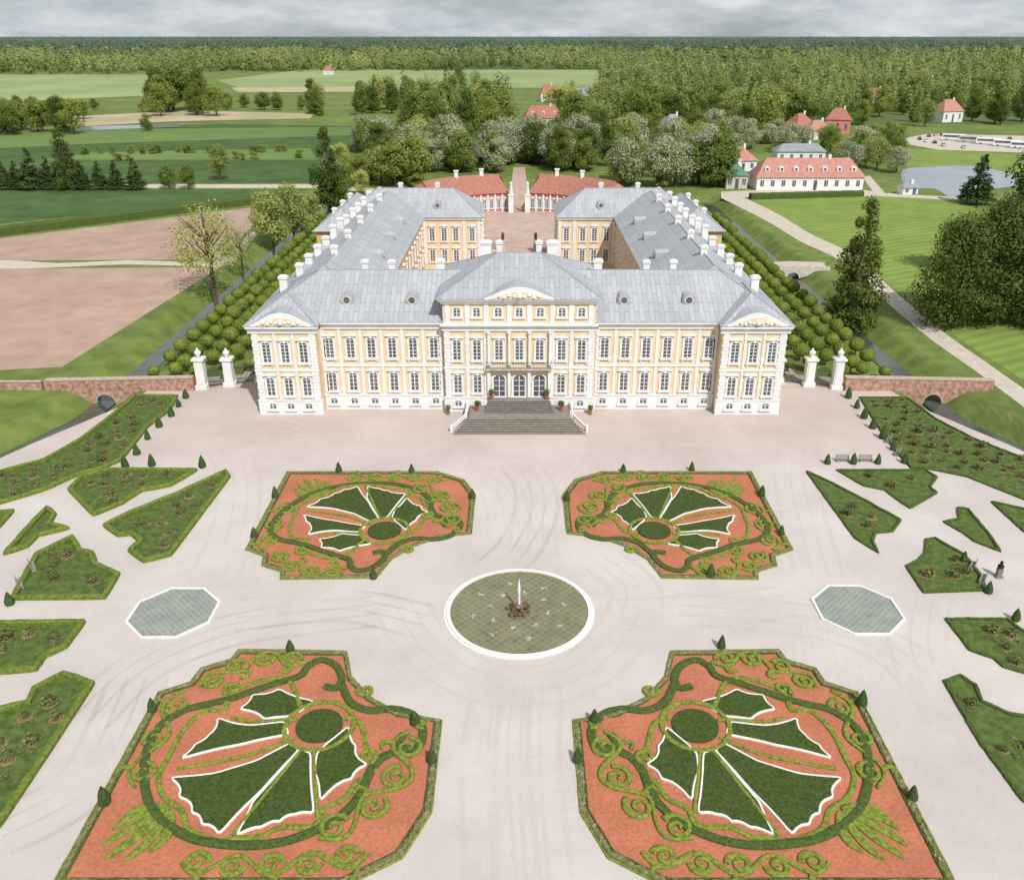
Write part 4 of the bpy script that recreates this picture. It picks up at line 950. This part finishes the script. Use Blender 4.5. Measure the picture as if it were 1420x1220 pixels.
def TP(kind, u, vb, vt, label, group=None, wide=1):
    x, y = G(u, vb); return tree(kind, x, y, max(2, zat(vt, y)*1.05), label, group, None, wide)
TP('sparse', 298, 408, 262, 'tall half-bare tree with thin yellow-green leaves beside the left moat')
TP('sparse', 336, 374, 298, 'smaller thin-leaved tree just behind the tall moat tree')
TP('pale', 378, 338, 252, 'pale green tree at field corner, left of three'); TP('pale', 408, 332, 250, 'pale green tree at field corner, middle of three', None, .9); TP('pale', 432, 318, 265, 'pale green tree at field corner, right of three')
TP('cone', 458, 292, 176, 'tall dark narrow tree standing left of the palace wing', None, 1.1)
TP('cone', 1182, 440, 258, 'tall dark tree standing alone between moat and park path', None, 1.0)
TP('full', 1312, 452, 300, 'large round tree on the right lawn, left half of the pair', None, .95); TP('full', 1364, 446, 276, 'large dark tree on the right lawn, right half of the pair', None, 1.0)
TP('full', 1424, 396, 188, 'big dark tree cut by the right edge beside the lawn', None, .9); TP('spruce', 1352, 283, 212, 'lone dark conifer beside the pond', None, 1.7)
TP('full', 1432, 452, 318, 'dark tree at the right edge below the big one', None, 1.1)
TP('pale', 1400, 320, 262, 'lighter small tree at the right edge above the lawn')
for i, (u, vt) in enumerate([(8, 222), (26, 222), (47, 204), (70, 216), (96, 168), (116, 222), (140, 222), (163, 222), (190, 218)]):
    TP('cone' if i == 4 else 'spruce', u, 263, vt, f'dark conical tree on the farm path, {["1st","2nd","3rd","4th","5th, tallest","6th","7th","8th","9th"][i]} from the left', 'trees along the farm path', 1.6 if i != 4 else .9)
for i, u in enumerate([235, 262]): TP('round', u, 262, 228, f'small round tree on the farm path, {["left","right"][i]} of the pair', 'trees along the farm path')
TP('pale', 306, 250, 202, 'isolated pale tree in the green field'); TP('round', 205, 182, 158, 'round tree by the river at left')
TP('tall', 636, 130, 92, 'tall far tree in front of the pale field')
regions = [('round poplar pale blossom tall tall', 500, 700, 203, 262, 54, 14, 21, 'tree in the dense park belt behind the left palace wing'),
           ('round poplar pale blossom tall tall', 762, 1000, 198, 262, 60, 14, 21, 'tree in the dense park belt behind the right palace wing'),
           ('round pale', 470, 560, 225, 275, 8, 8, 13, 'tree beside the far end of the left wing'),
           ('round tall pale poplar', 552, 708, 142, 200, 34, 16, 27, 'tree in the wood beyond the left park belt'),
           ('round tall pale poplar', 775, 1110, 150, 196, 50, 16, 27, 'tree in the wood around the village houses'),
           ('blossom blossom round', 985, 1110, 196, 218, 18, 10, 15, 'flowering tree behind the red-roofed long house'),
           ('blossom round pale', 1130, 1250, 196, 244, 22, 10, 15, 'tree between the long house and the car park'),
           ('round tall pale poplar', 1190, 1440, 140, 178, 30, 15, 27, 'tree in the wood above the car park'),
           ('round tall', -10, 110, 178, 190, 13, 16, 23, 'tree in the left edge grove behind the fields'),
           ('tall round', 212, 302, 152, 162, 12, 20, 34, 'tree in the clump beyond the river at left'),
           ('round tall pale poplar', 430, 560, 146, 162, 18, 14, 28, 'tree in the line across the middle fields'),
           ('round', 300, 430, 148, 153, 9, 9, 15, 'tree in the low line beyond the sandy ground'),
           ('round pale', 10, 200, 152, 166, 11, 8, 14, 'tree in the thin line left of the sandy ground'),
           ('blossom tall pale', 606, 708, 222, 236, 12, 15, 22, 'tree crowding right behind the left stable roof'),
           ('blossom tall pale', 736, 850, 222, 236, 12, 15, 22, 'tree crowding right behind the right stable roof'),
           ('tall poplar blossom', 694, 711, 196, 228, 6, 13, 19, 'tree lining the left side of the drive beyond the gate'),
           ('tall poplar blossom', 730, 752, 196, 228, 7, 13, 19, 'tree lining the right side of the drive beyond the gate')]
excl = [(720, 192, 7), (752, 174, 20), (760, 139, 14), (816, 142, 18), (938, 190, 14), (1125, 190, 16), (1160, 184, 14), (1150, 132, 9), (1215, 146, 14), (1320, 170, 13), (1060, 214, 14), (1200, 262, 20), (1250, 255, 14)]
def ok(u, v):
    if 592 < u < 850 and 240 < v < 275: return False
    return all(math.hypot(u-a, (v-b)) > r for a, b, r in excl)
for kinds, u0, u1, v0, v1, n, h0, h1, lb in regions:
    ks = kinds.split()
    for i in range(n):
        for _ in range(30):
            u = random.uniform(u0, u1); v = random.uniform(v0, v1)
            if ok(u, v): break
        x, y = G(u, v); tree(random.choice(ks), x, y, random.uniform(h0, h1), lb, 'each '+lb, None, random.uniform(.85, 1.3))
for i in range(40):
    u = random.uniform(115, 530); v = 214-(u-115)*.012+random.choice((0, 0, 10))+random.uniform(-1, 1)
    x, y = G(u, v); tree('bush', x, y, random.uniform(3, 5), 'low shrub in the rows across the left green field', 'shrubs in rows in the left field')
# clipped ball trees
c_, n_ = blob_leaves([(0, 0, 2.5, 1.62, 1.45)], 1900, .97)
n_ = (c_-np.array([0, 0, 2.5]))+rng.normal(size=c_.shape)*.35
ball = quads('crown', c_, n_, np.full(1900, .26), L['ball'])
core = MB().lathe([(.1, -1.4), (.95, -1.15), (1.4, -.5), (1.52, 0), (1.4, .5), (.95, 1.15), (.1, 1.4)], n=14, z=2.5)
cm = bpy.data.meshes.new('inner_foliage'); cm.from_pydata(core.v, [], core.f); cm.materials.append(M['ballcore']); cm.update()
tm = MB().lathe([(.14, 0), (.1, 1.6)], n=6); tmm = bpy.data.meshes.new('trunk'); tmm.from_pydata(tm.v, [], tm.f); tmm.materials.append(M['bark']); tmm.update()
def ordn(k): return f"{k}{'th' if 10 <= k % 100 <= 20 else {1: 'st', 2: 'nd', 3: 'rd'}.get(k % 10, 'th')}"
for sx, sd in ((-1, 'left'), (1, 'right')):
    for ri_, (xr, rn) in enumerate(((50.2, 'palace side'), (53.8, 'inner middle'), (57.4, 'outer middle'), (61.0, 'moat side'))):
        for k in range(24):
            y = 141.5+k*5.6+random.uniform(-.3, .3)+(2.8 if ri_ % 2 == 1 else 0)
            t = thing('clipped_tree', f'ball-clipped tree in {sd} alley, {rn} row, {ordn(k+1)} from the front', 'tree', (sx*(xr+random.uniform(-.2, .2)), y, hz(xr, y)), 'ball-clipped alley trees', random.uniform(0, 6))
            s_ = random.uniform(.74, .92); t.scale = (s_, s_, s_)
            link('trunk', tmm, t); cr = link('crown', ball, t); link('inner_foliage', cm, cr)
    for k, (x, y, s_) in enumerate(((46.5, 141.5, .62), (54.6, 137.8, .66), (58.2, 138.6, .7), (61.6, 137.6, .62))):
        t = thing('clipped_tree', f'small clipped ball tree behind the {sd} gate wall, {ordn(k+1)} outward from the palace', 'tree', (sx*x, y, hz(x, y)), 'small ball trees behind the gates', k)
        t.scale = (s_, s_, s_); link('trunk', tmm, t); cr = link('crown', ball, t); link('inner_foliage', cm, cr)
# hedges
def hedge(px0, px1, w, h, lb):
    a, b = G(*px0), G(*px1); c_ = ((a[0]+b[0])/2, (a[1]+b[1])/2)
    t = thing('hedge', lb, 'hedge', (c_[0], c_[1], 0)); MB().ribbon(dense([a, b], 1.0, False), w, h, False, 0, .15).build('foliage', M['hedged'], t)
hedge((-140, 344), (398, 277), 3.6, 2.6, 'long dark clipped hedge between ploughed field and green crop')
hedge((1040, 276), (1195, 272), 3, 2.0, 'low clipped hedge in front of the red-roofed long house')
# far forest masses
def forest(name, px_regions, n, leaves, label, lm, wmin=6, wmax=34, kk=1.0, hh=(11, 19), ls=None):
    P_ = []
    for u0, u1, v0, v1, wt in px_regions:
        m_ = int(n*wt)
        for _ in range(m_):
            u = random.uniform(u0, u1); v = random.uniform(v0, v1)
            if ok(u, v) and not any(m[0][0]-5 < u < m[2][0]+5 and m[1][1]-.3 < v < m[2][1]+2.5 for m in meadows): P_.append(G(u, v))
    P_ = np.array(P_); N = len(P_); d = np.linalg.norm(P_, axis=1)
    w = np.clip(d/170, wmin, wmax)*kk*rng.uniform(.6, 1.4, N); h = rng.uniform(*hh, N)
    base = np.repeat(np.column_stack([P_, h*.5]), leaves, 0); dd = sph(N*leaves); rr = rng.uniform(.6, 1, (N*leaves, 1))
    ext = np.repeat(np.column_stack([w, w, h*.5]), leaves, 0)
    c_ = base+dd*rr*ext*np.array([.6, .6, 1])
    c_[:, 2] = np.abs(c_[:, 2])
    me = quads(name, c_, dd+rng.normal(size=dd.shape)*.35+np.array([0, -.3, .45]), np.repeat(np.clip(w*.36, 1.1, 9) if ls is None else np.full(N, ls), leaves), lm)
    return tag(link(name, me), label, 'forest', None, 'stuff')
forest('village_wood', [(840, 1170, 118, 170, .5), (1160, 1460, 122, 160, .4), (560, 708, 132, 190, .14), (775, 850, 150, 190, .06)], 820, 120, 'dense green wood between the village houses and the far forest belt', L['wood'], 7, 12, 1.0, (13, 25), 1.6)
forest('pale_wood', [(840, 1170, 116, 165, .5), (1160, 1460, 118, 158, .5)], 200, 110, 'scattered pale spring-green crowns within the wood at right', L['wood2'], 6, 10, 1.0, (16, 28), 1.5)
forest('dark_wood', [(840, 1170, 110, 165, .45), (1160, 1460, 104, 158, .45), (560, 708, 132, 180, .1)], 240, 110, 'scattered dark crowns within the wood at right', L['woodd'], 6, 11, 1.0, (18, 32), 1.5)
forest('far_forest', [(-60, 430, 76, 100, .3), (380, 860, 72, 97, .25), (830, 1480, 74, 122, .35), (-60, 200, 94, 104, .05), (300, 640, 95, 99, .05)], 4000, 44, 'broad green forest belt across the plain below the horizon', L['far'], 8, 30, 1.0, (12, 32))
forest('haze_tinted_forest', [(-60, 1480, 60, 77, 1)], 2400, 30, 'distant forest tinted bluish green for haze beyond the green belt', L['vfar'], 14, 50, 1.3, (16, 36))
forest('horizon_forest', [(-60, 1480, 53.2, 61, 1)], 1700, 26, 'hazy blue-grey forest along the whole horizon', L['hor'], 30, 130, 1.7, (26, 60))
# ---------------------------------------------------------------- houses
def house(u, v, L_, D, he, hr, rz, label, wallm='white', roofm='redroof', nwin=4, dorm=0):
    x, y = G(u, v); t = thing('house', label, 'house', (x, y, 0), None, rz)
    def p(nm, mb, m, par=None):
        me = bpy.data.meshes.new(nm); me.from_pydata(mb.v, [], mb.f); me.materials.append(m); me.update(); return link(nm, me, par or t)
    p('wall', MB().box(-L_/2, L_/2, 0, D, 0, he), M[wallm])
    i_ = D*.35
    r_ = p('roof', MB().add([(-L_/2-.6, -.6, he-.1), (L_/2+.6, -.6, he-.1), (L_/2+.6, D+.6, he-.1), (-L_/2-.6, D+.6, he-.1), (-L_/2+i_, D/2, hr), (L_/2-i_, D/2, hr)], [(0, 1, 5, 4), (1, 2, 5), (2, 3, 4, 5), (3, 0, 4), (3, 2, 1, 0)]), M[roofm])
    p('chimney', MB().box(L_*.2-.5, L_*.2+.5, D/2-.5, D/2+.5, hr-1, hr+1.2), M['white'], r_)
    for k in range(nwin):
        xx = -L_/2+L_*(k+.5)/nwin
        w_ = p('door' if k == nwin//2 else 'window', MB().box(xx-.65, xx+.65, -.08, .02, .1 if k == nwin//2 else he*.3, he*.75), M['glass'])
        if k != nwin//2: p('frame', MB().box(xx-.8, xx+.8, -.05, -.01, he*.75, he*.75+.15).box(xx-.05, xx+.05, -.11, -.081, he*.3, he*.75), M['white'], w_)
    for k in range(dorm):
        xx = -L_/2+L_*(k+.7)/(dorm+.4); z = he+(hr-he)*.3; yy = D/2*.22
        d_ = p('dormer', MB().xz([(xx-.9, z), (xx+.9, z), (xx+.9, z+1.3), (xx, z+2), (xx-.9, z+1.3)], yy, yy+2.5), M['white'], r_)
        p('dormer_window', MB().box(xx-.45, xx+.45, yy-.06, yy+.01, z+.3, z+1.2), M['glass'], d_)
    return t
house(1122, 264, 40, 12, 4.8, 11, -.0, 'long white house with pale red mansard roof and dormers behind the lawn', 'white', 'pinkroof', 10, 7)
house(1021, 262, 8, 12, 5, 9, 0, 'small house with green roof left of the long house', 'stonew', 'greenroof', 3)
house(1030, 238, 12, 12, 4.5, 9.5, .2, 'red-roofed cottage behind the green-roofed house', 'white', 'pinkroof', 3)
house(1110, 226, 22, 9, 5, 8, 0, 'low grey-roofed outbuilding behind the long house', 'white', 'greyroof', 5)
house(754, 178, 24, 12, 6, 13, .1, 'white village house with bright red roof beyond the gate', 'white', 'redroof', 5, 3)
house(761, 141, 14, 10, 7, 14, .1, 'small far house with red roof above the village house', 'white', 'redroof', 3)
house(816, 144, 34, 14, 6, 12, -.2, 'pale farmhouse with grey roof right of the small far house', 'white', 'greyroof', 5)
house(938, 194, 13, 14, 7, 13, .3, 'pale gabled house among trees behind the right wing', 'white', 'greyroof', 3)
house(1116, 192, 12, 12, 7, 13, .4, 'red-roofed brick house, left of the village pair', 'pink', 'redroof', 3)
house(1160, 186, 14, 12, 8, 14, -.3, 'taller red-roofed brick house, right of the village pair', 'pink', 'redroof', 3)
house(1136, 194, 12, 10, 5, 10, .1, 'small low red-roofed house between the village pair', 'white', 'pinkroof', 3)
house(1215, 148, 18, 12, 7, 14, .1, 'far red-roofed house above the car park', 'white', 'redroof', 3)
house(1320, 170, 16, 12, 7, 14, .3, 'pale house with pinkish roof beyond the buses', 'white', 'pinkroof', 3)
house(1262, 270, 6, 4, 2.6, 3.8, .2, 'tiny white kiosk on the bank of the pond', 'white', 'greyroof', 2)
house(455, 104, 14, 14, 6, 12, 0, 'tiny far house with red roof in the pale field', 'white', 'redroof', 3)
# ---------------------------------------------------------------- vehicles
def vehicle(u, v, rz, label, bus, m):
    x, y = G(u, v); t = thing('parked_bus' if bus else 'parked_car', label, 'bus' if bus else 'car', (x, y, .05), 'coaches in the car park' if bus else 'cars in the car park', rz)
    def p(nm, mb, mm, par=None):
        me = bpy.data.meshes.new(nm); me.from_pydata(mb.v, [], mb.f); me.materials.append(mm); me.update(); return link(nm, me, par or t)
    L_, w, h = (12, 2.5, 3.4) if bus else (4.4, 1.8, 1.45)
    if bus:
        p('body', MB().add([(a*L_/2*k, b*w/2*k2, z) for z, k, k2 in ((.4, 1, 1), (3.1, 1, 1), (h, .97, .88)) for a, b in ((-1, -1), (1, -1), (1, 1), (-1, 1))],
            [(3, 2, 1, 0), (8, 9, 10, 11)]+[(4*j+i, 4*j+(i+1) % 4, 4*j+4+(i+1) % 4, 4*j+4+i) for j in (0, 1) for i in range(4)]), m)
        p('side_windows', MB().box(-L_/2+.5, L_/2-.5, -w/2-.02, w/2+.02, 1.7, 2.8), M['glass']); p('windscreen', MB().box(-L_/2-.03, -L_/2+.05, -w/2+.15, w/2-.15, 1.3, 2.9), M['glass'])
    else:
        p('body', MB().xz([(-2.2, .35), (2.2, .35), (2.2, .8), (1.9, .95), (-1.2, .98), (-2.15, .8)], -.9, .9), m)
        p('cabin', MB().xz([(-1.1, .981), (1.8, .951), (1.3, 1.42), (-.5, 1.45)], -.76, .76), M['glass']); p('cabin_roof', MB().box(-.45, 1.25, -.72, .72, 1.452, 1.49), m)
    for a in (-L_*.3, L_*.3):
        for b in (-w/2, w/2-.22):
            r = .5 if bus else .33; q = [(a+r*math.cos(2*PI*j/12), r+r*math.sin(2*PI*j/12)) for j in range(12)]
            wh = p('wheel', MB().xz(q, b-.03, b+.25), M['tyre']); p('rim', MB().xz([(a+(xx-a)*.5, r+(zz-r)*.5) for xx, zz in q], b-.05, b+.27), M['carsil'], wh)
for i, u in enumerate((1322, 1346, 1370, 1394, 1418)):
    vehicle(u, 195+i*2.8, -.5, f'white coach in the car park, {ordn(i+1)} from the left', True, M['busw'] if i != 1 else M['carsil'])
for i, (u, v, m) in enumerate(((1288, 190, 'carred'), (1297, 189, 'carsil'), (1306, 188.5, 'cardark'), (1315, 188, 'carred'), (1284, 197, 'busw'), (1296, 199, 'cardark'), (1308, 203, 'carsil'), (1275, 194, 'cardark'), (1400, 194, 'carred'), (1336, 206, 'carsil'))):
    x = {'carred': 'red', 'carsil': 'silver', 'cardark': 'dark', 'busw': 'white'}[m]
    vehicle(u, v, 1.3, f'{x} car parked in the car park, {ordn(i+1)} along', False, M[m])
# ---------------------------------------------------------------- light, sky, camera
SE, SA = math.radians(47), math.radians(26)
sd_ = Vector((math.sin(SA)*math.cos(SE), -math.cos(SA)*math.cos(SE), math.sin(SE)))
sl = bpy.data.lights.new('sun', 'SUN'); sl.energy = 3.95; sl.angle = math.radians(.6); sl.color = (1, .975, .945)
so = bpy.data.objects.new('sun', sl); COL.objects.link(so); so.rotation_euler = sd_.to_track_quat('Z', 'Y').to_euler()
w = bpy.data.worlds.new('World'); S.world = w; w.use_nodes = True; n = w.node_tree.nodes; l = w.node_tree.links
bg = n['Background']; sky = n.new('ShaderNodeTexSky'); sky.sky_type = 'NISHITA'; sky.sun_disc = False; sky.sun_elevation = SE; sky.sun_rotation = PI-SA
tc = n.new('ShaderNodeTexCoord'); mp = n.new('ShaderNodeMapping'); mp.inputs['Scale'].default_value = (2.2, 2.2, 8); l.new(tc.outputs['Generated'], mp.inputs[0])
cc = ramp(n, l, noise(n, l, mp.outputs[0], 3.4, 9, .62), [(.36, (5.6, 6.3, 7.0)), (.5, (7.3, 7.9, 8.4)), (.66, (9.6, 9.9, 10.1))])
mask = ramp(n, l, noise(n, l, mp.outputs[0], 1.7, 8, .6), [(.32, (.55, .55, .55)), (.55, (1, 1, 1))])
l.new(mixc(n, l, mask, sky.outputs[0], cc), bg.inputs[0]); bg.inputs[1].default_value = .078
cam = bpy.data.cameras.new('camera'); co = bpy.data.objects.new('camera', cam); COL.objects.link(co); S.camera = co
co.location = (0, 0, H); co.rotation_euler = (PI/2-TH, 0, 0); cam.sensor_fit = 'HORIZONTAL'; cam.sensor_width = 36; cam.lens = 36*F/1420; cam.shift_x = -10/1420
cam.clip_start = .5; cam.clip_end = 80000
S.view_settings.view_transform = 'Standard'; S.view_settings.look = 'None'; S.view_settings.exposure = 0
